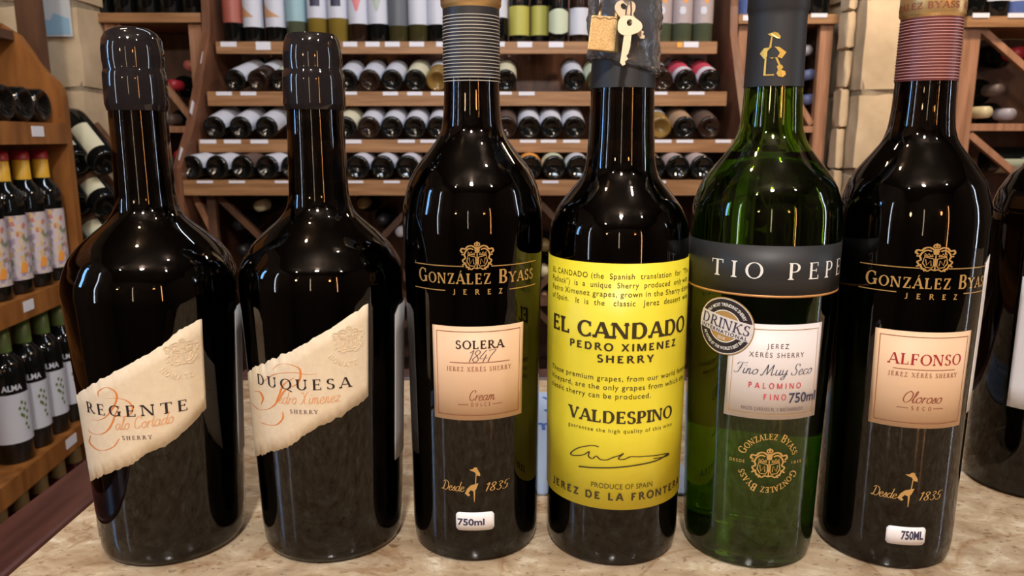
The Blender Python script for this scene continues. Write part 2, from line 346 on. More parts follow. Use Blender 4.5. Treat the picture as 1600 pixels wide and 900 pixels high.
def catmull(P, n=7):
    if len(P) < 3: return [tuple(p) for p in P]
    Q = [P[0]] + list(P) + [P[-1]]; out = []
    for i in range(1, len(Q) - 2):
        p0, p1, p2, p3 = Q[i - 1], Q[i], Q[i + 1], Q[i + 2]
        for k in range(n):
            u = k / n
            out.append(tuple(.5 * (2 * p1[j] + (p2[j] - p0[j]) * u + (2 * p0[j] - 5 * p1[j] + 4 * p2[j] - p3[j]) * u * u + (3 * p1[j] - p0[j] - 3 * p2[j] + p3[j]) * u ** 3) for j in (0, 1)))
    out.append(tuple(P[-1])); return out
def ribbon(P, w0, w1=None, taper=False, n=7, smooth=True):
    """calligraphic ribbon: thick where the stroke runs down, thin across"""
    w1 = w1 if w1 is not None else w0
    P = catmull(P, n) if smooth else P
    out = []; prev = None; N_ = len(P)
    for i, p in enumerate(P):
        a = P[max(0, i - 1)]; b_ = P[min(N_ - 1, i + 1)]
        dx, dy = b_[0] - a[0], b_[1] - a[1]; l = math.hypot(dx, dy) or 1
        dx /= l; dy /= l
        k = abs(dy) ** 1.5; wd = (w0 + (w1 - w0) * k) / 2
        if taper: wd *= math.sin(PI * (i + .6) / (N_ + .2)) ** .6
        q = ((p[0] - dy * wd, p[1] + dx * wd), (p[0] + dy * wd, p[1] - dx * wd))
        if prev: out.append([prev[0], q[0], q[1], prev[1]])
        prev = q
    return out
def layout_script(txt, w0=.07, w1=.2, slant=.35, track=.0):
    out = []; x = 0
    for ch in txt:
        wd, S_ = SC.get(ch, SC[' '])
        for st in S_:
            pts = [(x + a + b_ * slant * .5, b_) for a, b_ in st]
            out += ribbon(pts, w0, w1, n=5)
        x += wd + track
    return [[(a / 2, b_ / 2) for a, b_ in p] for p in out], x / 2
def layout_sans(txt, track=1.0, bold=0.0):
    c = bpy.data.curves.new('t', 'FONT'); c.body = txt; c.size = 1; c.space_character = track
    c.resolution_u = 3; c.offset = bold
    o = bpy.data.objects.new('t', c); link(o)
    dg = bpy.context.evaluated_depsgraph_get(); me = o.evaluated_get(dg).to_mesh()
    V = [tuple(v.co)[:2] for v in me.vertices]; F = [tuple(p.vertices) for p in me.polygons]
    o.evaluated_get(dg).to_mesh_clear()
    bpy.data.objects.remove(o, do_unlink=True); bpy.data.curves.remove(c)
    x0 = min(v[0] for v in V); x1 = max(v[0] for v in V)
    return [((v[0] - x0) / .715, v[1] / .715) for v in V], F, (x1 - x0) / .715

# ------------------------------------------------------------------ foreground bottles
class Bottle:
    def __init__(s, X, Y, prof, label, cat='bottle', group=None):
        s.X, s.Y = X, Y; s.d = math.hypot(X, Y); s.psi = -math.atan2(X, Y)
        s.prof = sorted(prof)
        s.root = empty('sherry_bottle', (X, Y, 0.0), s.psi, label, cat, group)
    def r(s, z):
        P = s.prof
        if z <= P[0][0]: return P[0][1]
        for (z0, r0), (z1, r1) in zip(P, P[1:]):
            if z <= z1: return r0 + (r1 - r0) * (z - z0) / (z1 - z0)
        return P[-1][1]
    def hit(s, px, py):
        d = pxray(px, py); c, sn = math.cos(-s.psi), math.sin(-s.psi)
        dx, dy = d.x * c - d.y * sn, d.x * sn + d.y * c
        z = .1; ox, oy = 0, -s.d
        for _ in range(12):
            r_ = s.r(z); A = dx * dx + dy * dy; B_ = oy * dy; C = oy * oy - r_ * r_
            D = B_ * B_ - A * C
            t_ = (-B_ - math.sqrt(D)) / A if D > 0 else -B_ / A
            z = CAM_H + t_ * d.z
        return math.atan2(ox + dx * t_, -(oy + dy * t_)), z
    def pt(s, phi, z, off=0):
        r_ = s.r(z) + off; return (r_ * math.sin(phi), -r_ * math.cos(phi), z)
    def proj(s, phi, z):
        x, y, _ = s.pt(phi, z); c, sn = math.cos(s.psi), math.sin(s.psi)
        wx, wy = s.X + x * c - y * sn, s.Y + x * sn + y * c
        zc = wy * math.cos(PITCH) - (z - CAM_H) * math.sin(PITCH)
        return 800 + FPX * wx / zc, 450 - FPX * (wy * math.sin(PITCH) + (z - CAM_H) * math.cos(PITCH)) / zc
    def zc(s, yc):
        """height of the ring whose point nearest the camera shows at row yc"""
        lo, hi = -.01, .32
        for _ in range(30):
            m_ = (lo + hi) / 2
            if s.proj(0, m_)[1] > yc: lo = m_
            else: hi = m_
        return (lo + hi) / 2
    def phi(s, px, z):
        lo, hi = R(-82), R(82)
        for _ in range(30):
            m_ = (lo + hi) / 2
            if s.proj(m_, z)[0] < px: lo = m_
            else: hi = m_
        return (lo + hi) / 2
    def wrap(s, name, V2, F, m, parent, off):
        return mesh(name, [s.pt(a, z, off) for a, z in V2], F, m, parent)
    def polys(s, P, f):
        V = []; F = []
        for p in P:
            n = len(V); V += [f(a, b_) for a, b_ in p]; F.append(tuple(range(n, n + len(p))))
        return V, F
    def text(s, txt, yc, xl, xr, cap, m, parent, font='serif', off=.00055, ref=None, name='lettering', slope=0.0, **kw):
        """one printed line: baseline on the ring at row yc, from column xl to column xr"""
        z = s.zc(yc); pl, pr = s.phi(xl, z), s.phi(xr, z)
        hz = s.zc(yc - cap) - z
        if font == 'sans':
            V, F, wd = layout_sans(txt, **kw)
            if ref: wd = layout_sans(ref, **kw)[2]
            k = (pr - pl) / wd
            V2 = [(pl + a * k, z + b_ * hz + slope * .045 * a * k) for a, b_ in V]
            return s.wrap(name, V2, F, m, parent, off)
        P, wd = (layout_serif if font == 'serif' else layout_script)(txt, **kw)
        if ref: wd = (layout_serif if font == 'serif' else layout_script)(ref, **kw)[1]
        k = (pr - pl) / wd
        V2, F = s.polys(P, lambda a, b_: (pl + a * k, z + b_ * hz + slope * .045 * a * k))
        return s.wrap(name, V2, F, m, parent, off)
    def frame(s, px, py):
        """local print frame: offsets in pixels of the nearest tangent -> (phi, z)"""
        p0, z0 = s.hit(px, py); k = (math.hypot(s.d - s.r(z0), CAM_H - z0)) / FPX
        k *= math.cos(math.atan((py - 450) / FPX)); kz = abs(s.hit(px, py - 5)[1] - s.hit(px, py + 5)[1]) / 10
        rr = s.r(z0)
        return lambda dx, dy: (p0 + dx * k / rr, z0 + dy * kz)
    def pxpolys(s, name, P, m, parent, off=.0006):
        """flat print given as small outlines"""
        V2, F = s.polys(P, lambda a, b_: s.hit(a, b_)); return s.wrap(name, V2, F, m, parent, off)
    def localpolys(s, name, P, m, parent, fr, off=.0006):
        V2, F = s.polys(P, fr); return s.wrap(name, V2, F, m, parent, off)
    def ring_line(s, name, xl, xr, yc, th, m, parent, off=.0006, n=16):
        z = s.zc(yc); z1 = s.zc(yc - th); a, b_ = s.phi(xl, z), s.phi(xr, z); V = []; F = []
        for i in range(n + 1):
            p_ = a + (b_ - a) * i / n; V += [(p_, z), (p_, z1)]
        F = [(2 * i, 2 * i + 2, 2 * i + 3, 2 * i + 1) for i in range(n)]
        return s.wrap(name, V, F, m, parent, off)
    def patch(s, name, top, bot, m, parent=None, off=.00015, th=.00018, n=40, rag=0, rows=6, rnd=0, deg=False):
        """paper glued on the glass, bounded by the columns/rows given for its top and bottom edge"""
        T_ = [(q if deg else s.hit(*q)) for q in top]; B_ = [(q if deg else s.hit(*q)) for q in bot]
        def ev(L_, u):
            us = [(p_[0] - L_[0][0]) / (L_[-1][0] - L_[0][0]) for p_ in L_]
            for i in range(len(L_) - 1):
                if u <= us[i + 1] + 1e-9:
                    t_ = (u - us[i]) / (us[i + 1] - us[i]); return [L_[i][j] + (L_[i + 1][j] - L_[i][j]) * t_ for j in (0, 1)]
            return L_[-1]
        rng = random.Random(len(name) * 7 + int(s.X * 1000)); V = []; cols = n + 1
        na = nb = 0
        for i in range(cols):
            u = i / n; a = ev(T_, u); b_ = ev(B_, u)
            if rag:
                if i % 2 == 0: na = rng.uniform(-rag, rag); nb = rng.uniform(-rag, rag)
                else: na *= .2; nb *= .2
            if rnd:
                e_ = min(u, 1 - u) * n / 2.0
                cut = rnd * (1 - math.sqrt(max(0, 1 - (1 - min(e_, 1)) ** 2)))
            else: cut = 0
            for k in range(rows + 1):
                v_ = k / rows; za = a[1] + na - cut; zb = b_[1] + nb + cut
                V.append((a[0] + (b_[0] - a[0]) * v_, za + (zb - za) * v_))
        F = []; q = rows + 1
        for i in range(n):
            for k in range(rows): F.append((i * q + k, i * q + k + 1, (i + 1) * q + k + 1, (i + 1) * q + k))
        VV = [s.pt(a, z, off + th) for a, z in V] + [s.pt(a, z, off) for a, z in V]; M_ = len(V)
        FF = F + [tuple(i + M_ for i in f[::-1]) for f in F]
        ed = [i * q for i in range(cols)] + [n * q + k for k in range(1, q)] + [i * q + rows for i in range(n - 1, -1, -1)] + [k for k in range(rows - 1, 0, -1)]
        for i in range(len(ed)):
            a, b_ = ed[i], ed[(i + 1) % len(ed)]; FF.append((a, b_, b_ + M_, a + M_))
        return mesh(name, VV, FF, m, parent or s.root, True)
    def glass(s, m_glass, m_wine, top, fill, wall=.0028, z_in=.006):
        P = [(z, r_) for z, r_ in s.prof if z <= top]
        if P[-1][0] < top: P.append((top, s.r(top)))
        out = [(.0, P[0][1] * .90 - .003), (.0, P[0][1] - .0035), (.0012, P[0][1] - .0012)] + [q for q in P if q[0] > .002]
        # dense resample, smoothed
        zs = [.0025 + (top - .0025) * i / 110 for i in range(111)]
        body = [(z, (s.r(z - .0015) + s.r(z) * 2 + s.r(z + .0015)) / 4 if .004 < z < top - .003 else s.r(z)) for z in zs]
        out = [(.004, .006), (.0035, P[0][1] * .6), (.0004, P[0][1] * .86), (.0, P[0][1] * .90), (.0003, P[0][1] * .94), (.0013, P[0][1] * .975)] + body
        inn = [(max(z, z_in), r_ - wall) for z, r_ in body if z > z_in]
        mb = MB(); seg = 96
        prof = out + [(top, s.r(top) - wall)] + inn[::-1][1:] + [(z_in + .001, .004)]
        mb.lathe(prof, seg)
        g = mb.build('glass_body', m_glass, s.root, True); autosmooth(g, 50)
        wz = [(z_in - .0002, .003), (z_in - .0002, s.r(z_in) - wall - .003)] + [(z, r_ - wall + .0001) for z, r_ in body if z_in < z < fill] + [(fill, s.r(fill) - wall + .0001)]
        wn = MB().lathe(wz, seg).build('wine', m_wine, s.root, True); autosmooth(wn, 50)
        return g
def ringpart(b_, name, prof, m, seg=64, smooth=True, ang=40):
    o = MB().lathe(prof, seg).build(name, m, b_.root, smooth); autosmooth(o, ang); return o

PR = {
 'Re': [(0, .0385), (.004, .0402), (.012, .0412), (.037, .0419), (.089, .0439), (.140, .0463), (.1538, .0470), (.1620, .0460), (.1719, .0421), (.1792, .0363), (.1856, .0290), (.190, .0232), (.1945, .0190), (.1995, .0166), (.206, .0156), (.225, .0152), (.2515, .0149), (.262, .0149)],
 'Du': [(0, .0390), (.004, .0408), (.014, .0417), (.037, .0425), (.0514, .0429), (.105, .0447), (.153, .0463), (.161, .0461), (.168, .0448), (.1787, .0382), (.1859, .0309), (.191, .0245), (.1955, .0200), (.2005, .0176), (.207, .0165), (.2323, .0159), (.253, .0153), (.262, .0153)],
 'So': [(0, .0345), (.003, .0365), (.010, .0374), (.035, .0376), (.0957, .0381), (.153, .0387), (.1716, .0393), (.190, .0397), (.1985, .0394), (.2113, .0365), (.2208, .0321), (.2324, .0228), (.238, .0187), (.2428, .0169), (.250, .0158), (.263, .0151), (.3036, .0149), (.316, .0149)],
 'Ca': [(0, .0355), (.003, .0378), (.010, .0388), (.037, .0390), (.089, .0393), (.135, .0394), (.1733, .0391), (.1835, .0389), (.1905, .0383), (.2009, .0338), (.2097, .0268), (.2150, .0222), (.220, .0198), (.2254, .0189), (.2428, .0177), (.2632, .0172), (.29, .0160), (.316, .0158)],
 'TP': [(0, .0345), (.003, .0362), (.012, .0372), (.0388, .0376), (.0982, .0390), (.1546, .0402), (.1846, .0402), (.1955, .0400), (.203, .0392), (.2128, .0358), (.2221, .0292), (.2273, .0248), (.2352, .0192), (.2427, .0166), (.252, .0158), (.2636, .0151), (.276, .0148), (.316, .0144)],
 'Al': [(0, .0345), (.003, .0362), (.012, .0371), (.039, .0372), (.0906, .0375), (.1437, .0384), (.185, .0386), (.1950, .0384), (.2030, .0373), (.2142, .0341), (.2232, .0282), (.229, .0236), (.2359, .0185), (.2427, .0165), (.252, .0155), (.2663, .0149), (.2991, .0145), (.316, .0144)],
 'Ba': [(0, .0355), (.003, .0373), (.012, .0382), (.1, .0386), (.180, .0392), (.192, .0388), (.203, .0360), (.2144, .0297), (.2218, .0228), (.230, .0180), (.240, .0160), (.262, .0150), (.30, .0148), (.315, .0148)],
}

# ---------------- crest in gold strokes, unit = height of the crest
def crest_polys(shields=True):
    P = []
    rb = lambda pts, a=.026, b_=.036, sm=True: ribbon(pts, a, b_, n=5, smooth=sm)
    for sx in (-1, 1):
        f = lambda L_: [(x_ * sx, y_) for x_, y_ in L_]
        P += rb(f([(.05, -.04), (.34, .03), (.38, -.20), (.28, -.36), (.10, -.38), (.04, -.28), (.05, -.04)]), .03, .04, False)   # tilted shield
        P += rb(f([(.12, -.30), (.14, -.10), (.26, -.28), (.30, -.06)]), .025, .03, False)
        P += rb(f([(.09, .04), (.11, .13), (.17, .07), (.22, .16), (.26, .09), (.34, .16), (.34, .07), (.09, .04)]), .03, .03, False)
        P += rb(f([(.07, .30), (.20, .38), (.34, .36), (.44, .26), (.56, .28), (.60, .18), (.52, .12)]), .05, .075)
        P += rb(f([(.14, .24), (.28, .28), (.42, .18), (.48, .06), (.58, .06)]), .045, .06)
        P += rb(f([(.48, .04), (.44, -.08), (.54, -.16), (.48, -.28), (.56, -.34)]), .045, .06)
        P += rb(f([(.44, -.24), (.40, -.38), (.28, -.45), (.34, -.50)]), .05, .06)
        P += rb(f([(.00, -.47), (.12, -.44), (.22, -.50), (.30, -.44), (.42, -.42)]), .045, .045)
        P += rb(f([(.02, .36), (.09, .42), (.06, .49), (.01, .46)]), .04, .05)
    P += [[(-.07, .12), (.07, .12), (.10, .24), (.06, .34), (-.06, .34), (-.10, .24)]]
    P += rb([(0, .38), (0, .54)], .05, .06, False) + rb([(0, .10), (0, -.44)], .03, .04, False)
    return P
def hat_figure():
    """hat on a thin neck over a bolero jacket, unit = total height, origin at centre"""
    P = [[(-.06, .44), (.02, .50), (.10, .49), (.12, .43), (.20, .32), (.20, .24), (.10, .26), (.02, .36), (-.10, .40), (-.16, .44)],
         [(.055, .30), (.08, .30), (.06, .02), (.03, .02)],
         [(-.12, -.02), (.14, .04), (.06, -.14), (-.02, -.20), (-.16, -.14), (-.24, -.12)],
         [(-.24, -.12), (-.10, -.14), (-.20, -.24), (-.14, -.30), (-.20, -.34), (-.32, -.26)],
         [(-.03, -.18), (.03, -.18), (.01, -.50), (-.01, -.50)]]
    return P

def capsule(b_, z0, z1, m, off=.0005, name='foil_capsule', lip=None):
    z_ = [z0 + (z1 - z0) * i / 24 for i in range(25)]
    pr = [(z0, b_.r(z0) - .0002)] + [(z, b_.r(z) + off) for z in z_]
    return ringpart(b_, name, pr, m)

def stripes(b_, ys, th, m, parent):
    V = []; F = []; n = 48
    for y in ys:
        z = b_.zc(y); dz = th
        k0 = len(V)
        for i in range(n):
            a = 2 * PI * i / n; V += [b_.pt(a, z, .0007), b_.pt(a, z + dz, .0007)]
        for i in range(n):
            j = (i + 1) % n; F.append((k0 + 2 * i, k0 + 2 * j, k0 + 2 * j + 1, k0 + 2 * i + 1))
    return mesh('foil_stripes', V, F, m, parent)

# ------------------------------------------------------------------ shell of the room
FL = -0.92; CE = 1.62
def struct(name, mb, m, parent=None):
    o = mb.build(name, m, parent)
    if not parent: o['kind'] = 'structure'
    return o
struct('floor', MB().box(-1.9, 2.4, -2.4, 3.2, FL - .05, FL), floor_m)
struct('ceiling', MB().box(-1.9, 2.4, -2.4, 3.2, CE, CE + .05), plaster)
wb = struct('wall_back', MB().box(-1.9, 2.4, 2.95, 3.2, FL, CE), mortar)
struct('wall_left', MB().box(-1.9, -1.6, -2.4, 3.2, FL, CE), plaster)
struct('wall_right', MB().box(2.2, 2.4, -2.4, 3.2, FL, CE), plaster)
struct('wall_front', MB().box(-1.9, 2.4, -2.4, -2.25, FL, CE), plaster)
def stone_block(x0, x1, y0, y1, z0, z1, parent, rng, amp=.008):
    V = []; F = []; n = 3
    import itertools
    def face(o_, u, v_):
        k = len(V)
        for i in range(n + 1):
            for j in range(n + 1):
                p = Vector(o_) + Vector(u) * (i / n) + Vector(v_) * (j / n)
                V.append(p)
        for i in range(n):
            for j in range(n):
                a = k + i * (n + 1) + j; F.append((a, a + n + 1, a + n + 2, a + 1))
    X, Y_, Z = (x1 - x0, 0, 0), (0, y1 - y0, 0), (0, 0, z1 - z0)
    face((x0, y0, z0), X, Z); face((x0, y0, z0), Z, Y_); face((x1, y0, z0), Y_, Z)
    face((x0, y0, z1), X, Y_); face((x0, y0, z0), Y_, X); face((x0, y1, z0), Z, X)
    cx, cy, cz = (x0 + x1) / 2, (y0 + y1) / 2, (z0 + z1) / 2
    jit = {}
    out = []
    for p in V:
        key = (round(p.x, 4), round(p.y, 4), round(p.z, 4))
        if key not in jit:
            ex = sum((abs(abs(p.x - cx) - (x1 - x0) / 2) < 1e-4, abs(abs(p.y - cy) - (y1 - y0) / 2) < 1e-4, abs(abs(p.z - cz) - (z1 - z0) / 2) < 1e-4))
            j = Vector((rng.uniform(-1, 1), rng.uniform(-1, 1), rng.uniform(-1, 1))) * amp
            c = (Vector((cx, cy, cz)) - p).normalized() * amp * (ex - 1) * .9
            jit[key] = j * .6 + c
        out.append(p + jit[key])
    o = mesh('stone_block', out, F, stone, parent, True)
    bm_merge(o); autosmooth(o, 50); return o
def bm_merge(o):
    import bmesh
    bm = bmesh.new(); bm.from_mesh(o.data); bmesh.ops.remove_doubles(bm, verts=bm.verts, dist=1e-5)
    bmesh.ops.recalc_face_normals(bm, faces=bm.faces); bm.to_mesh(o.data); bm.free()
rng = random.Random(5)
# back wall blocks, only where it shows above the bins
z = -.1
while z < 1.0:
    hgt = rng.uniform(.17, .24); x_ = -1.55 + rng.uniform(-.1, 0)
    while x_ < 1.95:
        wd = rng.uniform(.28, .5)
        if not (-1.0 < x_ and x_ + wd < .72 and z < .35):
            stone_block(x_ + .006, x_ + wd - .006, 2.91, 2.97, z + .006, z + hgt - .006, wb, rng, .004)
        x_ += wd
    z += hgt
def pillar(name, x0, x1, y0, y1, joints, seedv):
    rg = random.Random(seedv)
    core = MB().box(x0 + .012, x1 - .012, y0 + .012, y1, FL, CE).build(name, mortar); core['kind'] = 'structure'
    for za, zb in zip(joints, joints[1:]):
        if rg.random() < .35 and (x1 - x0) > .2:
            xm = x0 + (x1 - x0) * rg.uniform(.35, .6)
            stone_block(x0, xm - .004, y0, y1 - .002, za + .004, zb - .004, core, rg)
            stone_block(xm + .004, x1, y0, y1 - .002, za + .004, zb - .004, core, rg)
        else:
            stone_block(x0, x1, y0, y1 - .002, za + .004, zb - .004, core, rg)
    return core
pl = pillar('wall_pillar_left', -1.56, -1.284, 2.38, 2.75, [FL, -.62, -.36, -.08, .16, .385, .63, .90, 1.2, CE], 3)
pr_ = pillar('wall_pillar_right', 1.045, 1.34, 2.38, 2.75, [FL, -.60, -.30, -.03, .135, .375, .66, .93, 1.25, CE], 8)
# rubble chips on the inner edge of the right pillar
rg = random.Random(12)
z = -.1
while z < .62:
    hh_ = rg.uniform(.09, .2)
    stone_block(1.012 + rg.uniform(0, .01), 1.043, 2.43 + rg.uniform(0, .02), 2.505, z + .001, z + hh_ - .001, pr_, rg, .004)
    z += hh_

# poster on the left pillar
po = empty('wall_notice', at(88, 57, 2.368), 0, 'faded white and pale blue paper notice on the left stone pillar', 'notice')
a = at(68, 57, 2.368); c_ = at(108, -6, 2.368)
bg = bpy.context
notice_w = mat('notice_white', (0.62, 0.64, 0.66), .6); notice_b = mat('notice_blue', (0.30, 0.50, 0.66), .6)
def rel(o, p): return (p[0] - o.location.x, p[1] - o.location.y, p[2] - o.location.z)
x0, _, z0 = rel(po, a); x1, _, z1 = rel(po, c_)
MB().box(x0, x1, -.0015, .0, z0, z1).build('paper_sheet', notice_w, po)
MB().prism([(x0 + .004, .004), (x1 - .006, .006), (x1 - .006, .05), (0.0, .066), (-.012, .045), (x0 + .004, .05)], -.0025, -.0016).build('printed_patch', notice_b, po)

# ------------------------------------------------------------------ counter
CX0 = -.278; CY1 = .736
ct = empty('counter_top', (0, 0, 0), 0, 'beige and brown veined marble bar top with dark wooden edging', 'counter')
MB().box(CX0, 1.7, .10, CY1, -.03, 0).build('stone_slab', marble, ct)
o = bevel(MB().box(CX0 - .042, CX0 - .0008, .10, CY1 + .035, -.05, .002).build('wood_edging', wood_trim, ct), .003)
o = bevel(MB().box(CX0, 1.7, CY1 + .0008, CY1 + .035, -.05, .002).build('wood_edging', wood_trim, ct), .003)
cb = empty('bar_counter', (0, 0, FL), 0, 'dark wooden bar body under the marble top', 'counter')
MB().box(-.29, 1.68, .14, .74, 0, -FL - .052).build('body', wood_dark, cb)
for i in range(4):
    MB().box(-.2 + i * .48, .2 + i * .48, .742, .752, .08, .8).build('panel', wood_dark, cb)

# blue printed sheet lying behind the bottles
sh = tag(MB().box(-.03, .105, -.105, .105, 0, .0012).build('plastic_sheet', mat('blue_white_plastic', (0.38, 0.50, 0.72), .3)), 'pale blue and white printed plastic sheet lying on marble behind the yellow label bottle', 'plastic sheet')
sh.location = (.02, .588, .0008)
P = []
for i in range(6):
    for j in range(4):
        cx, cy = -.015 + j * .032, -.088 + i * .034
        if i == 3: continue
        P += ribbon([(cx - .008, cy + .009), (cx, cy - .007), (cx + .009, cy + .010)], .0028, smooth=False)
blue_print = mat('blue_print', (0.05, 0.13, 0.45), .4)
for k in range(0, len(P), 2):
    V = []; F = []
    for p in P[k:k + 2]:
        n = len(V); V += [(a_, b_, .0016) for a_, b_ in p]; F.append(tuple(range(n, n + 4)))
    mesh('printed_chevron', V, F, blue_print, sh)
Pt, Ft, wt = layout_sans('amv', bold=.02)
mesh('lettering', [(-.012 + a_ * .016, .010 + b_ * .022, .0016) for a_, b_ in Pt], Ft, blue_print, sh)

# ------------------------------------------------------------------ the six bottles in front
def wax_top(b_, prof, z0):
    return ringpart(b_, 'wax_seal', prof, wax, 64, True, 45)
def swash(b_, parent, pts_list, m, w0, w1):
    """flourishes given by pixel points, ribbons resolved on the label"""
    P = []
    for pts in pts_list: P += ribbon(pts, w0, w1, taper=True, n=10)
    return b_.pxpolys('flourish', P, m, parent, .00050)

def emboss(b_, lb, fr):
    P = [[(a_ * 40, b2 * 40 + 4) for a_, b2 in p] for p in crest_polys()]
    Q, wd_ = layout_serif('HOMATE', T=.2, t=.1, track=.3)
    for p in Q:
        P.append([((39 - c * 8) * math.sin(R(238 - 78 * a_ / wd_)), (39 - c * 8) * math.cos(R(238 - 78 * a_ / wd_))) for a_, c in p])
    o = b_.localpolys('embossed_seal', P, paper_cream, lb, fr, .00045)
    md_ = o.modifiers.new('relief', 'SOLIDIFY'); md_.thickness = .0004; md_.offset = 0
# 1 -- squat black bottle, REGENTE
Re = Bottle(-.2053, .4324, PR['Re'], 'squat black bottle with torn-edge cream label reading REGENTE, far left of front row')
Re.glass(glass_dark, wine_dark, .262, .215)
ringpart(Re, 'wax_seal', [(.2515, .0140), (.2520, .0154), (.2545, .0160), (.2555, .0163), (.268, .0161), (.2715, .0160), (.2730, .0154), (.2745, .0152), (.2780, .0156), (.2840, .0156), (.2890, .0150), (.2925, .0132), (.2950, .0095), (.2958, .005), (.2961, .0005)], wax)
lb = Re.patch('front_label', [(120, 618), (127, 612), (180, 581), (230, 554), (280, 517), (315, 497)], [(142, 751), (205, 725), (230, 707), (252, 700), (280, 681), (322, 638)], paper_cream, rag=.0009, n=56)
Re.text('REGENTE', 646, 138, 294, 17, ink, lb, T=.17, t=.06, track=.28, off=.0006)
Re.text('alo Cortado', 667, 181, 271, 19, ink_peach, lb, 'script', w0=.05, w1=.13, off=.0006, slope=.07)
Re.text('SHERRY', 682, 192, 238, 6, ink_grey, lb, T=.2, t=.09, track=.4, off=.0006)
q = lambda L_, ox, oy, s_: [[(ox + x_ / s_, oy + y_ / s_) for x_, y_ in l] for l in L_]
swash(Re, lb, q([[(165, 235), (165, 195), (220, 165), (280, 190), (300, 240), (270, 320), (215, 385), (160, 408), (110, 400)],
                 [(200, 250), (290, 245), (370, 262), (415, 310), (400, 360), (350, 382), (300, 375)],
                 [(320, 300), (290, 360), (270, 420), (235, 480), (180, 512), (120, 505), (90, 480)],
                 [(320, 540), (280, 600), (210, 630), (150, 622), (100, 570), (110, 520)]], 120, 570, 4.738), ink_orange, .5, 3.0)
fr = Re.frame(285, 553)
emboss(Re, lb, fr)
Re.patch('back_label', [(366, 499), (372, 495), (377, 500)] if False else [(R(61), .1395), (R(66), .1425), (R(150), .1425)], [(R(61), .0525), (R(110), .0525), (R(150), .0525)], paper_shaded, deg=True)

# 2 -- DUQUESA
Du = Bottle(-.1091, .4365, PR['Du'], 'squat black bottle with torn-edge cream label reading DUQUESA, second in front row')
Du.glass(glass_dark, wine_dark, .262, .213)
ringpart(Du, 'wax_seal', [(.2520, .0145), (.2526, .0160), (.2545, .0167), (.256, .0169), (.268, .0167), (.2715, .0166), (.2730, .0158), (.2750, .0156), (.2790, .0159), (.2840, .0156), (.2885, .0148), (.2912, .0138), (.2925, .0128), (.2920, .0105), (.2916, .0005)], wax)
lb = Du.patch('front_label', [(387.5, 582), (425, 562), (460, 545), (510, 517), (545, 493), (575, 473)], [(400, 714), (450, 697), (500, 665), (530, 652), (575, 618)], paper_cream, rag=.0009, n=56)
Du.text('DUQUESA', 608, 404, 549, 16.5, ink, lb, T=.17, t=.06, track=.3, off=.0006)
Du.text('edro Ximenez', 631, 436, 531, 19, ink_peach, lb, 'script', w0=.05, w1=.13, off=.0006, slope=.03)
Du.text('SHERRY', 645, 454, 497, 6, ink_grey, lb, T=.2, t=.09, track=.4, off=.0006)
swash(Du, lb, q([[(170, 385), (200, 358), (260, 356), (320, 385), (310, 460), (240, 500), (200, 560), (150, 605), (90, 608), (50, 570)],
                 [(120, 450), (180, 412), (280, 402), (350, 412), (420, 410)],
                 [(290, 430), (230, 470), (205, 530), (180, 590)],
                 [(60, 510), (95, 510), (115, 545), (105, 580)],
                 [(225, 620), (225, 660), (190, 695), (140, 695), (100, 680)]], 380, 470, 3.6), ink_orange, .5, 3.0)
fr = Du.frame(545, 533)
emboss(Du, lb, fr)
Du.patch('back_label', [(R(56), .1400), (R(62), .1445), (R(150), .1445)], [(R(56), .0525), (R(110), .0525), (R(150), .0525)], paper_shaded, deg=True)

def desde(b_, xl1, xr1, yc, xl2, xr2, fx, fy, hgt):
    b_.text('Desde', yc, xl1, xr1, 15, gold_ink, b_.root, 'script', w0=.07, w1=.17, name='gold_lettering', off=.0003)
    b_.text('1835', yc, xl2, xr2, 13.5, gold_ink, b_.root, 'script', w0=.07, w1=.17, name='gold_lettering', off=.0003, track=.12)
    b_.localpolys('gold_hat_emblem', [[(x_ * hgt * .85, y_ * hgt) for x_, y_ in p] for p in hat_figure()], gold_ink, b_.root, b_.frame(fx, fy), .0003)
def house_print(b_, xs, yt, yb, tx, ty, jx, jy, cx, cy):
    (a0, a1, a2, a3), (c0, c1, c2, c3) = xs
    for u, v_, y_ in ((a0, a1, yt), (a2, a3, yt), (c0, c1, yb), (c2, c3, yb)):
        b_.ring_line('gold_rule', u, v_, y_, 1.4, gold_ink, b_.root, .0003)
    b_.text('Gonz\u00e1lez Byass', ty, tx[0], tx[1], 22, gold_ink, b_.root, T=.2, t=.08, track=.10, name='gold_lettering', off=.0003)
    b_.text('JEREZ', jy, jx[0], jx[1], 8.5, gold_ink, b_.root, T=.18, t=.16, slab=0, track=1.35, name='gold_lettering', off=.0003)
    b_.localpolys('gold_crest', [[(x_ * 42, y_ * 42) for x_, y_ in p] for p in crest_polys()], gold_ink, b_.root, b_.frame(cx, cy), .0003)
def panel_label(b_, corners, ymt, ymb, m):
    (tl, tr, br, bl) = corners
    z1, z0 = b_.zc(ymt), b_.zc(ymb)
    pl0, pr0 = b_.phi(tl, z1), b_.phi(tr, z1); pl1, pr1 = b_.phi(bl, z0), b_.phi(br, z0)
    L_ = b_.patch('front_label', [(pl0, z1), (pr0, z1)], [(pl1, z0), (pr1, z0)], m, n=24, rows=2, deg=True)
    return L_, (pl0, pr0, pl1, pr1, z0, z1)
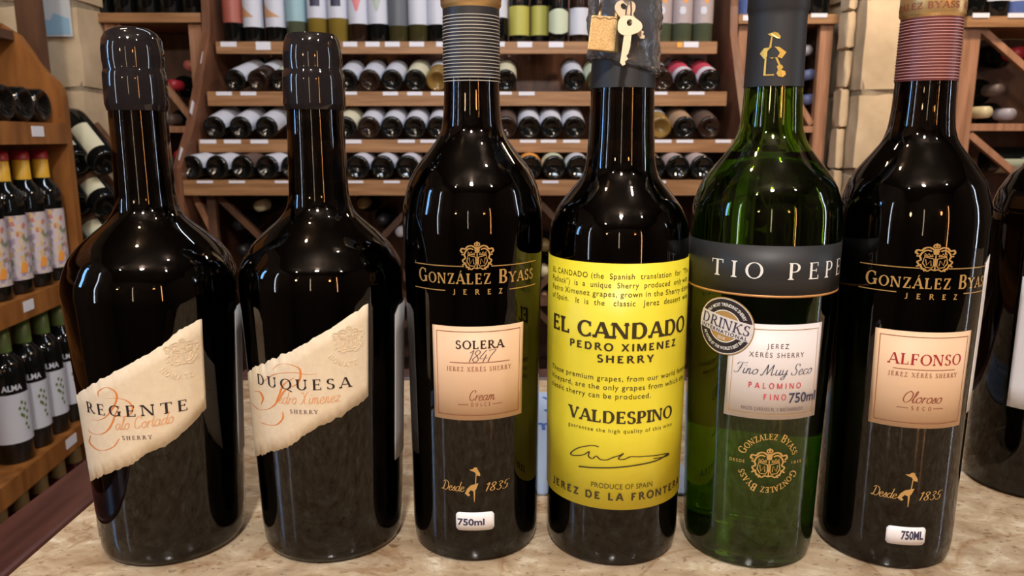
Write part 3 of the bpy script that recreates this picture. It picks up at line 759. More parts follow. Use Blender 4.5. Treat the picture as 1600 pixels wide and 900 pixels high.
def inner_border(b_, g, inset, th, m, parent):
    pl0, pr0, pl1, pr1, z0, z1 = g; V = []; F = []
    ia = inset / b_.r(.08); w_ = th; wa = th / b_.r(.08); n = 16
    def band(fa, fb):
        k = len(V)
        for i in range(n + 1):
            V.append(fa(i / n)); V.append(fb(i / n))
        for i in range(n): F.append((k + 2 * i, k + 2 * i + 2, k + 2 * i + 3, k + 2 * i + 1))
    L0 = lambda v_: pl1 + (pl0 - pl1) * v_ + ia; R0 = lambda v_: pr1 + (pr0 - pr1) * v_ - ia
    zb, zt = z0 + inset, z1 - inset
    band(lambda u: (L0(1) + (R0(1) - L0(1)) * u, zt), lambda u: (L0(1) + (R0(1) - L0(1)) * u, zt - w_))
    band(lambda u: (L0(0) + (R0(0) - L0(0)) * u, zb), lambda u: (L0(0) + (R0(0) - L0(0)) * u, zb + w_))
    band(lambda u: (L0(u), zb + (zt - zb) * u), lambda u: (L0(u) + wa, zb + (zt - zb) * u))
    band(lambda u: (R0(u), zb + (zt - zb) * u), lambda u: (R0(u) - wa, zb + (zt - zb) * u))
    return b_.wrap('border_line', V, F, m, parent, .0006)
def sticker(b_, x0, x1, yt, yb, txt, tl, tr, ty, cap, bold=.03, **kw):
    z1, z0 = b_.zc(yt), b_.zc(yb); p0, p1 = b_.phi(x0, z1), b_.phi(x1, z1)
    s_ = b_.patch('volume_sticker', [(p0, z1), (p1, z1)], [(p0, z0), (p1, z0)], sticker_m, n=20, rows=2, deg=True, rnd=.0016)
    b_.text(txt, ty, tl, tr, cap, ink_navy, s_, 'sans', bold=bold, off=.0006)

def house_capsule(b_, foil, stripe, ys, zlow, zlip):
    capsule(b_, zlow, zlip - .0012, foil, .0004)
    ringpart(b_, 'gold_cap_band', [(zlip - .0012, b_.r(.30) + .0002), (zlip, b_.r(.30) + .0008), (zlip + .0008, b_.r(.30) + .0014), (zlip + .014, b_.r(.30) + .0014), (zlip + .0155, b_.r(.30) + .0006), (zlip + .0158, .002)], foil_gold)
    fo = b_.root.children[-2]
    stripes(b_, ys, .00042, stripe, fo)
    Pp, wd = layout_serif('GONZ\u00c1LEZ BYASS  GONZ\u00c1LEZ BYASS  ', T=.2, t=.08, track=.08)
    V = []; F = []
    for p in Pp:
        n = len(V)
        for a_, c in p:
            an = (a_ / wd * 2 * PI) - 2.05; rr = b_.r(.30) + .0016
            V.append((rr * math.sin(an), -rr * math.cos(an), zlip + .0026 + c * .0032))
        F.append(tuple(range(n, n + 4)))
    mesh('lettering', V, F, ink_brown, b_.root.children[-1] if b_.root.children[-1].name.startswith('gold_cap') else b_.root)

# 3 -- SOLERA
So = Bottle(-.0221, .4350, PR['So'], 'tall dark bottle with peach label reading SOLERA 1847 and grey striped foil')
So.glass(glass_dark, wine_dark, .313, .238)
house_print(So, ((649, 725, 767.6, 836), (650, 696, 795.5, 835.4)), 417, 455.5, (656, 831.5), 444, (708, 785), 460.5, 745.5, 400)
lb, g = panel_label(So, (676, 817, 814, 680), 510.5, 656.5, paper_peach)
inner_border(So, g, .0026, .0003, ink_brown, lb)
So.text('SOL\u0065RA'.upper(), 545, 712, 787, 13, ink, lb, T=.2, t=.1, track=.12)
So.text('1847', 565.5, 730, 768, 19, ink_grey, lb, 'script', w0=.06, w1=.12, track=-.1)
So.ring_line('rule', 703, 795, 567, .9, ink_brown, lb)
So.text('JEREZ X\u00c9R\u00c8S SHERRY', 580, 698.6, 797.6, 6.8, ink_brown, lb, T=.16, t=.07, track=.3)
So.text('Cream', 625.5, 731, 772.5, 16, ink_brown, lb, 'script', w0=.07, w1=.16)
So.text('DULCE', 634.5, 736, 766.5, 5.5, ink_brown, lb, T=.16, t=.14, slab=0, track=.7)
So.ring_line('rule', 715.7, 732, 632.5, .8, ink_brown, lb); So.ring_line('rule', 769, 784, 632.5, .8, ink_brown, lb)
desde(So, 691, 725, 768, 757, 793, 741, 757, 54)
sticker(So, 712.5, 772, 800.5, 828.5, '750ml', 715.5, 757, 820, 10)
house_capsule(So, foil_grey, stripe_m, [22.5 + i * 5.45 for i in range(20)], .2686, .3062)
# 4 -- EL CANDADO
Ca = Bottle(.0602, .4313, PR['Ca'], 'dark bottle with large yellow label reading EL CANDADO and brass padlock on its neck')
Ca.glass(glass_dark, wine_dark, .313, .226)
z1, z0 = Ca.zc(412), Ca.zc(796)
lb = Ca.patch('front_label', [(R(-112), z1), (R(112), z1)], [(R(-112), z0), (R(112), z0)], paper_yellow, n=72, rows=3, deg=True)
kw = dict(track=1.12, bold=.0)
L4 = [('EL CANDADO (the  Spanish  translation  for  "The', 436, 866, 1062, 'EL CANDADO (the  Spanish  translation  for'),
      ('Padlock")  is  a  unique  Sherry  produced  only with', 450, 865.5, 1063, 'Padlock")  is  a  unique  Sherry  produced  only'),
      ('Pedro Ximenez grapes, grown in the Sherry district', 464, 865.5, 1061, 'Pedro Ximenez grapes, grown in the Sherry'),
      ('of Spain.   It  is  the   classic   Jerez  dessert  wine', 478, 865, 1061, 'of Spain.   It  is  the   classic   Jerez  dessert')]
for t_, y_, a_, c_, rf in L4: Ca.text(t_, y_, a_, c_, 9, ink_y, lb, 'sans', ref=rf, off=.0005, **kw)
Ca.text('EL CANDADO', 529, 866, 1067, 25, ink_y, lb, T=.24, t=.115, slab=.12, track=.05)
Ca.text('PEDRO XIMENEZ', 548.5, 891, 1054, 11.5, ink_y, lb, T=.23, t=.19, slab=0, track=.22)
Ca.text('SHERRY', 567, 933, 1021, 11.5, ink_y, lb, T=.23, t=.19, slab=0, track=.22)
for t_, y_, a_, c_, rf in [('These premium grapes, from our world famous', 595.5, 864.5, 1053, 'These premium grapes, from our world'),
                           ('Vineyard, are the only grapes from which the', 609.5, 864, 1057, 'Vineyard, are the only grapes from which'),
                           ('classic sherry can be produced.', 623, 864, 1016, None)]:
    Ca.text(t_, y_, a_, c_, 8.5, ink_y, lb, 'sans', ref=rf, **kw)
Ca.text('VALDESPINO', 661.5, 890, 1048, 19, ink_y, lb, T=.24, t=.10, slab=.10, track=.05)
Ca.text('guarantee the high quality of this wine', 676, 889, 1048, 6.3, ink_y, lb, 'sans', track=1.2)
Ca.text('PRODUCE OF SPAIN', 763.5, 924, 1018, 8, ink_y, lb, 'sans', track=1.05)
Ca.text('JEREZ DE LA FRONTERA', 781.5, 866, 1058, 11.5, ink_y, lb, T=.23, t=.19, slab=0, track=.22)
P = []
for pts, w0_, w1_ in (([(936, 697.5), (925, 695.5), (905, 699), (893, 707), (897, 711), (912, 710), (921, 705), (920, 712), (926, 716), (932, 712), (938, 717), (948, 718), (958, 714), (968, 711), (974, 708), (966, 716), (975, 717), (985, 713), (998, 713), (1012, 712), (1024, 711), (1043, 708), (1038, 713), (1020, 716)], 1.3, 2.2),
                      ([(1043, 708), (1025, 719), (995, 726), (960, 730), (925, 730), (905, 728)], 2.0, 1.6)):
    P += ribbon(pts, w0_, w1_, n=6)
Ca.pxpolys('signature', P, ink_y, lb, .0006)
# 5 -- TIO PEPE
TP = Bottle(.1409, .4271, PR['TP'], 'green glass bottle with black band reading TIO PEPE and white label')
TP.glass(glass_green, wine_pale, .313, .2295)
z1, z0 = TP.zc(384), TP.zc(461)
bd = TP.patch('black_band', [(R(-118), z1), (R(118), z1)], [(R(-118), z0), (R(118), z0)], band_m, n=72, rows=2, deg=True)
zb = TP.zc(464.5)
TP.patch('gold_band_edge', [(R(-118), z0), (R(118), z0)], [(R(-118), zb), (R(118), zb)], mat('copper_line', (.62, .30, .10), .4, .2), n=72, rows=1, deg=True)
TP.text('TIO PEPE', 436, 1112, 1309.5, 26, ink_white, bd, T=.15, t=.05, track=.42)
lb, g = panel_label(TP, (1142, 1283.6, 1271.5, 1130.8), 506, 653.5, paper_white)
inner_border(TP, g, .0026, .0003, gold_ink, lb)
TP.text('JEREZ', 543, 1198.5, 1232, 7.5, ink_grey, lb, 'sans', track=1.45)
TP.text('X\u00c9R\u00c8S SHERRY', 557, 1170.5, 1255, 7.8, ink_grey, lb, 'sans', track=1.3)
TP.text('Fino Muy Soo'.replace('Soo', 'Seco'), 584.5, 1148, 1266, 17, ink_navy, lb, 'script', w0=.05, w1=.13)
TP.text('PALOMINO', 605.5, 1168.7, 1250, 8.6, ink_red2, lb, T=.18, t=.15, slab=0, track=.45)
TP.text('FINO', 623, 1192, 1227.5, 8.6, ink_red2, lb, T=.18, t=.15, slab=0, track=.45)
TP.text('750ml', 627.5, 1231, 1271, 15.5, ink_navy, lb, 'sans', bold=.012, off=.0007)
TP.text('PAGOS CARRASCAL Y MACHARNUDO', 640.5, 1157.5, 1252.5, 5.4, ink_grey, lb, T=.16, t=.13, slab=0, track=.12)
TP.patch('back_label', [(R(135), .150), (R(225), .150)], [(R(135), .062), (R(225), .062)], paper_white, n=40, rows=2, deg=True)
# award seal
fr = TP.frame(1133, 509)
def disc_polys(r0, r1, n=40):
    P = []
    if r1 - r0 > 7:
        k = int((r1 - r0) / 6) + 1
        for i in range(k): P += disc_polys(r0 + (r1 - r0) * i / k, r0 + (r1 - r0) * (i + 1) / k, n)
        return P
    for i in range(n):
        a, b_ = 2 * PI * i / n, 2 * PI * (i + 1) / n
        P.append([(r1 * math.sin(a), r1 * math.cos(a)), (r1 * math.sin(b_), r1 * math.cos(b_)), (r0 * math.sin(b_), r0 * math.cos(b_)), (r0 * math.sin(a), r0 * math.cos(a))])
    return P
seal = TP.localpolys('award_seal', disc_polys(0.01, 45), gold_ink, TP.root, fr, .0010)
TP.localpolys('seal_ring', disc_polys(25, 43.5), ink, seal, fr, .0012)
TP.localpolys('seal_ring', disc_polys(24, 25.5) + disc_polys(42.4, 43.4), ink_white, seal, fr, .0013)
rot = lambda x_, y_, a_: (x_ * math.cos(a_) - y_ * math.sin(a_), x_ * math.sin(a_) + y_ * math.cos(a_))
TA = R(-11)
bandP = []
for i in range(12):
    xa, xb = -42 + 7 * i, -35 + 7 * i
    bandP.append([rot(xa, -13, TA), rot(xb, -13, TA), rot(xb, 15, TA), rot(xa, 15, TA)])
TP.localpolys('seal_banner', bandP, paper_white, seal, fr, .0014)
P, wd = layout_serif('DRINKS', T=.17, t=.07, track=.08)
TP.localpolys('lettering', [[rot(-39 + a_ / wd * 78, -4 + b_ * 16, TA) for a_, b_ in p] for p in P], ink_navy, seal, fr, .0016)
def fan_text(txt, rad, hgt, a0, a1, flip=False, **kw_):
    V, F, wd_ = layout_sans(txt, **kw_)
    out = []
    for a_, b_ in V:
        an = a0 + (a1 - a0) * a_ / wd_
        rr = rad + (b_ * hgt if not flip else -b_ * hgt)
        out.append((rr * math.sin(an), rr * math.cos(an)))
    return out, F
V, F, wd = layout_sans('INTERNATIONAL', track=1.2, bold=.02)
TP.wrap('lettering', [fr(*rot(-38 + a_ / wd * 76, -11.5 + b_ * 5.6, TA)) for a_, b_ in V], F, ink_navy, seal, .0016)
for t_, fl, a0, a1 in (('No1 MOST TRENDING SHERRY', False, R(-52), R(68)), ('AS VOTED BY THE WORLD\'S BEST BARS', True, R(252), R(118))):
    V, F = fan_text(t_, 31.5 if not fl else 36.5, 5, a0, a1, fl, bold=.02)
    TP.wrap('lettering', [fr(*p) for p in V], F, ink_white, seal, .0015)
V, F, wd = layout_sans('2018')
TP.wrap('lettering', [fr(*rot(-6 + a_ / wd * 12, -21 + b_ * 5, TA)) for a_, b_ in V], F, ink_white, seal, .0016)
# round gold print low on the bottle
fr = TP.frame(1201.5, 724)
TP.localpolys('gold_crest', [[(x_ * 44, y_ * 44) for x_, y_ in p] for p in crest_polys()], gold_ink, TP.root, fr, .0003)
def arc_serif(txt, r_, hgt, a0, a1, kw_):
    P, wd = layout_serif(txt, **kw_); out = []
    for p in P:
        out.append([((r_ + b_ * hgt) * math.sin(a0 + (a1 - a0) * a_ / wd), (r_ + b_ * hgt) * math.cos(a0 + (a1 - a0) * a_ / wd)) for a_, b_ in p])
    return out
kws = dict(T=.2, t=.09, track=.1)
TP.localpolys('gold_lettering', arc_serif('Gonzalez Byass', 37, 12, R(-72), R(72), kws), gold_ink, TP.root, fr, .0003)
TP.localpolys('gold_lettering', arc_serif('Gonzalez Byass', 37, 12, R(108), R(252), kws), gold_ink, TP.root, fr, .0003)
for t_, xa, xb in (('DESDE', -57, -35), ('1835', 35, 52)):
    V, F, wd = layout_sans(t_, track=1.3)
    TP.wrap('gold_lettering', [fr(xa + a_ / wd * (xb - xa), -2 + b_ * 4.8) for a_, b_ in V], F, gold_ink, TP.root, .0003)
# capsule with gold figure
cp = ringpart(TP, 'foil_capsule', [(.2640, TP.r(.264) - .0002)] + [(.2640 + i * .0016, TP.r(.2640 + i * .0016) + .0004) for i in range(23)] + [(.3005, .0150), (.3025, .0153), (.3035, .0158), (.317, .0158), (.3178, .0150), (.3179, .001)], foil_black)
fr = TP.frame(1208, 86)
fig = [[(-9, 33), (-5, 34), (0, 36), (5, 34), (9, 28), (8, 25), (4, 26), (-1, 29), (-6, 30)],
       [(-4, 29), (-2, 29), (-3, 12), (-6, 12)],
       [(-6, 12), (-2, 13), (-8, 6), (-8, -2), (-12, -6), (-19, 3), (-13, 11)],
       [(1, 13), (8, 12), (18, 4), (12, -6), (6, -3), (9, 3), (4, 10)],
       [(-11, -4), (-8.5, -4), (-8.5, -32), (-11.5, -32)], [(-11.5, -32), (-11.5, -30), (3, -30), (3, -32.5)],
       [(3, -4), (6, -4), (12, -18), (9, -18)],
       [(6, -18), (9, -15), (13, -16), (15, -20), (12, -23), (18, -26), (19, -31), (15, -35), (9, -34), (6, -29), (8, -24)],
       [(-5, -3), (-1, -6), (3, -3), (1, -4), (-2, -4)]]
TP.localpolys('gold_guitar_emblem', fig, gold_bright, cp, fr, .0008)

# 6 -- ALFONSO
Al = Bottle(.2223, .4264, PR['Al'], 'tall dark bottle with peach label reading ALFONSO and burgundy striped foil')
Al.glass(glass_dark, wine_dark, .313, .238)
house_print(Al, ((1344.4, 1437, 1482, 1541), (1342, 1400.5, 1504.6, 1537)), 418.5, 457.5, (1352, 1538), 449.5, (1413.5, 1494.5), 465.8, 1462, 403)
lb, g = panel_label(Al, (1368.4, 1517, 1498, 1356.5), 516.5, 665, paper_peach)
inner_border(Al, g, .0026, .0003, ink_brown, lb)
Al.text('ALFONSO', 567.5, 1387, 1499, 17, ink_red, lb, T=.17, t=.06, track=.08)
Al.ring_line('rule', 1395, 1490.5, 575, .8, ink_brown, lb)
Al.text('JEREZ X\u00c9R\u00c8S SHERRY', 586.5, 1387.5, 1493, 6.8, ink_brown, lb, T=.16, t=.07, track=.3)
Al.text('Oloroso', 626, 1408, 1469, 18, ink_brown, lb, 'script', w0=.07, w1=.15)
Al.text('SECO', 637, 1423, 1454, 5.5, ink_brown, lb, T=.16, t=.14, slab=0, track=.9)
Al.ring_line('rule', 1400.6, 1419, 634.5, .8, ink_brown, lb); Al.ring_line('rule', 1457, 1472, 634.5, .8, ink_brown, lb)
desde(Al, 1361, 1400, 776, 1434, 1468, 1421, 765, 54)
sticker(Al, 1385.5, 1446.5, 818, 845.5, '750ML', 1407, 1441, 836.5, 13)
Al.patch('back_label', [(R(70), .173), (R(78), .176), (R(170), .176)], [(R(70), .09), (R(110), .09), (R(170), .09)], mat('pale_back_paper', (.7, .66, .62), .5), deg=True)
house_capsule(Al, foil_red, stripe_p, [30 + i * 4.85 for i in range(20)], .2668, .3000)
# 7 -- partly out of frame
Ba = Bottle(.362, .508, PR['Ba'], 'dark bluish bottle with white label cut off at right edge, set back behind the others')
Ba.glass(glass_dark, wine_dark, .313, .235)
z1, z0 = .150, .0625
Ba.patch('front_label', [(R(-22), z1), (R(80), z1)], [(R(-22), z0), (R(80), z0)], mat('cool_white_paper', (.72, .74, .82), .5), n=30, deg=True)
capsule(Ba, .262, .315, foil_black); ringpart(Ba, 'foil_top', [(.3152, .0152), (.316, .015), (.3164, .001)], foil_black)

# ------------------------------------------------------------------ padlock, keys, shrink sleeve
cap_c = ringpart(Ca, 'foil_capsule', [(.2636, Ca.r(.2636) - .0002)] + [(.2636 + i * .0022, Ca.r(.2636 + i * .0022) + .0005) for i in range(24)] + [(.3165, .0155), (.3168, .001)], foil_black)
# crumpled clear sleeve
rg = random.Random(3); V = []; F = []; nr, nc = 16, 44
lo = {}
for i in range(nr + 1):
    for j in range(nc):
        a = 2 * PI * j / nc; ph = (a + PI) % (2 * PI) - PI
        bot = .2745 - .0045 * math.sin(ph - .3) if abs(ph) < 2 else .272
        z = bot + (.3175 - bot) * i / nr
        rr = Ca.r(z) + .0017 + .0016 * (math.sin(3 * a + z * 190) * math.sin(a * 5 + 2 + z * 90)) ** 2 + rg.uniform(0, .0007) + .0012 * (i / nr)
        V.append((rr * math.sin(a), -rr * math.cos(a), z))
for i in range(nr):
    for j in range(nc):
        F.append((i * nc + j, i * nc + (j + 1) % nc, (i + 1) * nc + (j + 1) % nc, (i + 1) * nc + j))
slv = mesh('shrink_sleeve', V, F, plastic, Ca.root, True)
md = slv.modifiers.new('thick', 'SOLIDIFY'); md.thickness = .0003; md.offset = 1

def atd(px, py, zc):
    d = pxray(px, py); return Vector((d.x * zc, d.y * zc, CAM_H + d.z * zc))
lk = empty('padlock', atd(944, 51, .392), 0, 'small brass padlock hanging on the neck of the yellow label bottle', 'padlock')
bpy.context.view_layer.update()
def L2(px, py, zc): return atd(px, py, zc) - lk.location
A = [L2(924, 23, .388), L2(965, 26, .3905), L2(959, 81, .3915), L2(917.5, 77.5, .389)]   # front face corners
dep = Vector((.0042, .0088, .0))
V = [tuple(p) for p in A] + [tuple(p + dep) for p in A]
F = [(3, 2, 1, 0), (4, 5, 6, 7), (0, 1, 5, 4), (1, 2, 6, 5), (2, 3, 7, 6), (3, 0, 4, 7)]
lbd = mesh('lock_body', V, F, brass, lk); bevel(lbd, .0006, 3)
s0 = (A[0] * .82 + A[1] * .18) + dep * .5; s1 = (A[0] * .18 + A[1] * .82) + dep * .5
up = (A[0] - A[3]).normalized()
pts = [s0 - up * .001, s0 + up * .012] + [(s0 + s1) / 2 + (s0 - s1) / 2 * math.cos(t_) + up * (.014 + .0055 * math.sin(t_)) for t_ in [PI * k / 8 for k in range(9)]] + [s1 + up * .012, s1 - up * .001]
MB().tube(pts, .00125, 10).build('shackle', steel, lk, True)
rimP = [A[0] * (1 - u) + A[1] * u - up * (.0012 + .0005 * math.cos(u * 18)) - dep * .02 for u in [i / 16 for i in range(17)]]
MB().tube(rimP, .00018, 5).build('engraved_line', nickel, lk)
def make_key(pc, tip, zc, face_r, label, head_w=1.0, tilt=0.0):
    kq = empty('key', atd(*pc, zc), 0, label, 'key', None)
    c = Vector((0, 0, 0)); t_ = atd(*tip, zc - .001) - kq.location
    dn = t_.normalized(); view = Vector((math.sin(tilt), math.cos(tilt), 0)); sd = dn.cross(view).normalized(); nv = sd.cross(dn).normalized()
    Ln = t_.length; r_ = face_r; V = []; F = []
    # head disc with hole
    n = 28
    for dz in (0, .0011):
        for k in range(n):
            a = 2 * PI * k / n
            lob = 1 + .08 * math.cos(3 * a)
            V.append(sd * math.cos(a) * r_ * head_w * lob + dn * math.sin(a) * r_ * lob * .82 + nv * dz)
        for k in range(n):
            a = 2 * PI * k / n
            V.append(sd * math.cos(a) * r_ * .22 + dn * (math.sin(a) * r_ * .28 - r_ * .25) + nv * dz)
    for k in range(n):
        j = (k + 1) % n
        F += [(k, j, n + j, n + k), (2 * n + k, 3 * n + k, 3 * n + j, 2 * n + j), (k, 2 * n + k, 2 * n + j, j), (n + k, n + j, 3 * n + j, 3 * n + k)]
    mesh('key_head', V, F, nickel, kq)
    # blade with cut teeth
    w_ = r_ * .30; prof = [(-w_, r_ * .70), (-w_, Ln * .93), (-w_ * .2, Ln), (w_ * .5, Ln * .95), (w_ * .25, Ln * .88), (w_, Ln * .82), (w_ * .4, Ln * .74), (w_ * .9, Ln * .68), (w_ * .9, Ln * .6), (w_ * 1.1, Ln * .55), (w_, r_ * .70)]
    m_ = len(prof); V = [sd * a + dn * b_ + nv * dz for dz in (0.0001, .001) for a, b_ in prof]
    F = [tuple(range(m_))[::-1], tuple(range(m_, 2 * m_))] + [(i, (i + 1) % m_, (i + 1) % m_ + m_, i + m_) for i in range(m_)]
    mesh('key_blade', V, F, nickel, kq)
    return kq
k2 = make_key((977, 14), (1007, 60), .3905, .0062, 'key hanging behind the other key, its head higher', .85, -.2)
k1 = make_key((983, 40), (974, 103), .3860, .0062, 'front key with round head and blade hanging straight down', 1.0, .12)
rg_ = tag(MB().tube([Vector((.0026 * math.sin(t_) * .5, -.0035 * math.cos(t_) * .6, .0052 * math.cos(t_))) for t_ in [2 * PI * k / 22 for k in range(22)]], .00042, 8, closed=True).build('key_ring', steel, None, True), 'small steel wire ring joining the two keys', 'key ring')
rg_.location = atd(982, 22, .3865)

# ================================================================== shelves and racks behind
def board(name, x0, x1, yf, yb, zt, lip, th, m, parent, lipd=.02):
    """shelf board with a deeper front lip, one piece (outline in the y-z plane)"""
    pts = [(yf, zt), (yb, zt), (yb, zt - th), (yf + lipd, zt - th), (yf + lipd, zt - lip), (yf, zt - lip)]
    n = 6; V = [(x0, y, z) for y, z in pts] + [(x1, y, z) for y, z in pts]
    F = [tuple(range(n - 1, -1, -1)), tuple(range(n, 2 * n))] + [(i, (i + 1) % n, (i + 1) % n + n, i + n) for i in range(n)]
    o = mesh(name, V, F, m, parent); bm_merge(o); return o
tag_m = mat('price_tag_paper', (.72, .72, .80), .5)
tag_o = mat('price_tag_orange', (.85, .38, .06), .5)
ds = empty('display_shelf', (0, 0, 0), 0, 'wide stepped wooden wine display with one standing row and three lying rows', 'shelf')
ROWS = [dict(Y=2.50, y=65, x0=-.925, x1=.641, lip=.036, th=.016, back=2.635),
        dict(Y=2.40, y=143, x0=-.925, x1=.652, lip=.042, th=.016, back=2.76),
        dict(Y=2.31, y=218, x0=-.926, x1=.664, lip=.037, th=.014, back=2.76),
        dict(Y=2.20, y=282, x0=-.935, x1=.675, lip=.042, th=.016, back=2.76)]
TAGS = [[(357, 26, 8), (411, 24, 13), (470, 24, 8), (547, 23, 8), (582, 23, 8), (613, 24, 8), (651, 24, 8), (692, 22, 8), (779, 20, 8), (820, 24, 9), (869, 24, 9), (1080, 24, 9)],
        [(350, 25, 6), (388, 25, 6), (547, 22, 5), (610, 24, 6), (648, 24, 6), (685, 24, 6), (790, 20, 5), (823, 25, 6), (1030, 26, 5), (1088, 26, 5)],
        [(325, 25, 6), (363, 26, 6), (405, 27, 6), (551, 27, 6), (635, 26, 5), (670, 26, 5), (825, 25, 5), (857, 24, 5), (893, 26, 5), (1036, 26, 5), (1070, 26, 5), (1130, 24, 5)],
        [(320, 24, 4), (370, 24, 4), (440, 20, 4), (555, 24, 4), (612, 24, 4), (860, 24, 4), (1030, 20, 4)]]
for rw, tg in zip(ROWS, TAGS):
    rw['z'] = at(700, rw['y'], rw['Y']).z
    bo = board('shelf_board', rw['x0'], rw['x1'], rw['Y'], rw['back'], rw['z'], rw['lip'], rw['th'], wood, ds)
    for px, wpx, hpx in tg:
        c = at(px, rw['y'] + 1, rw['Y']); k = 2.3 / FPX
        MB().box(c.x - wpx * k / 2, c.x + wpx * k / 2, rw['Y'] - .0012, rw['Y'], rw['z'] - hpx * k, rw['z'] - .0005).build('price_tag', tag_m, bo)
    if rw['y'] == 65:
        c = at(1063, 69, rw['Y'])
        MB().box(c.x - .010, c.x + .006, rw['Y'] - .0028, rw['Y'] - .0013, c.z - .010, c.z + .006).build('price_tag', tag_o, bo)
for sx in (-1, 1):
    xs = (-.962, -.9365) if sx < 0 else (.6765, .700)
    pts = [(2.2, -.1 + FL + .1), (2.2, .155), (2.31, .27), (2.40, .41), (2.49, .56), (2.5, .64), (2.5, 1.0), (2.78, 1.0), (2.78, FL)]
    pts[0] = (2.2, FL)
    n = len(pts); V = [(xs[0], y, z) for y, z in pts] + [(xs[1], y, z) for y, z in pts]
    F = [tuple(range(n)), tuple(range(2 * n - 1, n - 1, -1))] + [(i, i + n, (i + 1) % n + n, (i + 1) % n) for i in range(n)]
    o = mesh('side_panel', V, F, wood_side, ds); bm_merge(o)
    for (y_, z_) in ((2.24, .185), (2.345, .32), (2.452, .47)):
        if sx < 0:
            d_ = Vector((0, .09, .135)).normalized() * .022; c = Vector(((xs[0] + xs[1]) / 2, y_, z_))
            MB().bar(c - d_ + Vector((0, -.004, .006)), c + d_ + Vector((0, -.004, .006)), .02, .001, (1, 0, 0)).build('price_tag', tag_m, ds)
MB().box(-.9365, .6765, 2.765, 2.78, FL, 1.0).build('back_panel', wood_side, ds)
board('shelf_board', -.925, .665, 2.5, 2.76, 1.0, .036, .016, wood, ds)
# bins under the stepped rows
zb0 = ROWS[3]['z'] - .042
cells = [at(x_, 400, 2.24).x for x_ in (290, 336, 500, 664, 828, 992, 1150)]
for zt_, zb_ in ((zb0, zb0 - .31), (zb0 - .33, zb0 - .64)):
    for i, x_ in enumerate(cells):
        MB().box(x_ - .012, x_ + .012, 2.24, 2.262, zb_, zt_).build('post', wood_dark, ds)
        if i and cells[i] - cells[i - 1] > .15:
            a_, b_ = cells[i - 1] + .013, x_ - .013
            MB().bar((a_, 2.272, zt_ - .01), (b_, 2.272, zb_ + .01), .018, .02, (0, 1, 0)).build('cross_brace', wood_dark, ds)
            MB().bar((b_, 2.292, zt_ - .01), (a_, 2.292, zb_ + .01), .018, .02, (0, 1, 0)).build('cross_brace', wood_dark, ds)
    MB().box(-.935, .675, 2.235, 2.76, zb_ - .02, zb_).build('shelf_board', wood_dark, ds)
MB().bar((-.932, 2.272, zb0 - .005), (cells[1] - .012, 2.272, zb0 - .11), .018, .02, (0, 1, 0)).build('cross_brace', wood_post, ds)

def bin_rack(label, x0, x1, Yf, ztop, zmid, posts, m, tags=()):
    o = empty('bin_rack', ((x0 + x1) / 2, Yf, FL), 0, label, 'rack')
    ox, oz = (x0 + x1) / 2, FL
    def bx(name, a0, a1, y0, y1, z0, z1, mm): return MB().box(a0 - ox, a1 - ox, y0, y1, z0 - oz, z1 - oz).build(name, mm, o)
    tb = bx('top_board', x0 - .008, x1 + .008, -.02, .25, ztop - .028, ztop, wood)
    for (a0, a1) in posts: bx('post', a0, a1, 0, .025, FL, ztop - .029, m)
    bx('back_panel', x0, x1, .235, .25, FL, ztop - .03, wood_dark)
    bx('side_panel', x0, x0 + .012, .026, .234, FL, ztop - .03, wood_dark); bx('side_panel', x1 - .012, x1, .026, .234, FL, ztop - .03, wood_dark)
    zs = [ztop - .029, zmid, zmid - (ztop - zmid), zmid - 2 * (ztop - zmid)]
    for k, (za, zb_) in enumerate(zip(zs, zs[1:] + [FL + .05])):
        if k: bx('shelf_board', x0 + .013, x1 - .013, .002, .233, za - .02, za, wood_post)
        for (p0, p1) in zip(posts, posts[1:]):
            MB().bar((p0[1] - ox + .004, .014, za - oz - .03 * (k > 0)), (p1[0] - ox - .004, .014, zb_ - oz + .006), .018, .018, (0, 1, 0)).build('diagonal_brace', m, o)
    for px, py, wd, hh_ in tags:
        c = at(px, py, Yf - .022)
        MB().box(c.x - ox - wd / 2, c.x - ox + wd / 2, -.0225, -.0203, c.z - oz - hh_ / 2, c.z - oz + hh_ / 2).build('price_tag', tag_m, tb)
    return o
zl = at(200, 20, 2.50).z; zm = at(290, 197, 2.52).z
LX0 = -1.278; LX1 = -.975
bin_rack('wooden bin rack with diagonal braces left of the stepped display, dark bottles on top', LX0, LX1, 2.52, zl, zm, [(LX0, LX0 + .03), (LX1 - .040, LX1)], wood_post)
RX0 = .712; RX1 = 1.008
bin_rack('wooden bin rack with diagonal braces between the stepped display and right stone pillar', RX0, RX1, 2.52, zl - .004, zm, [(RX0, RX0 + .036), (RX1 - .040, RX1)], wood_post, [(1170, 28, .036, .016), (1280, 24, .05, .012)])
FX0 = at(1502, 100, 2.2).x; zf = at(1550, 25, 2.18).z; zfm = at(1550, 193, 2.2).z
bin_rack('wooden bin rack with diagonal braces right of the right stone pillar, cut by frame', FX0, 1.98, 2.2, zf, zfm, [(FX0, FX0 + .045), (1.62, 1.65), (1.95, 1.98)], wood_post, [(1533, 24, .045, .012), (1588, 24, .045, .012)])

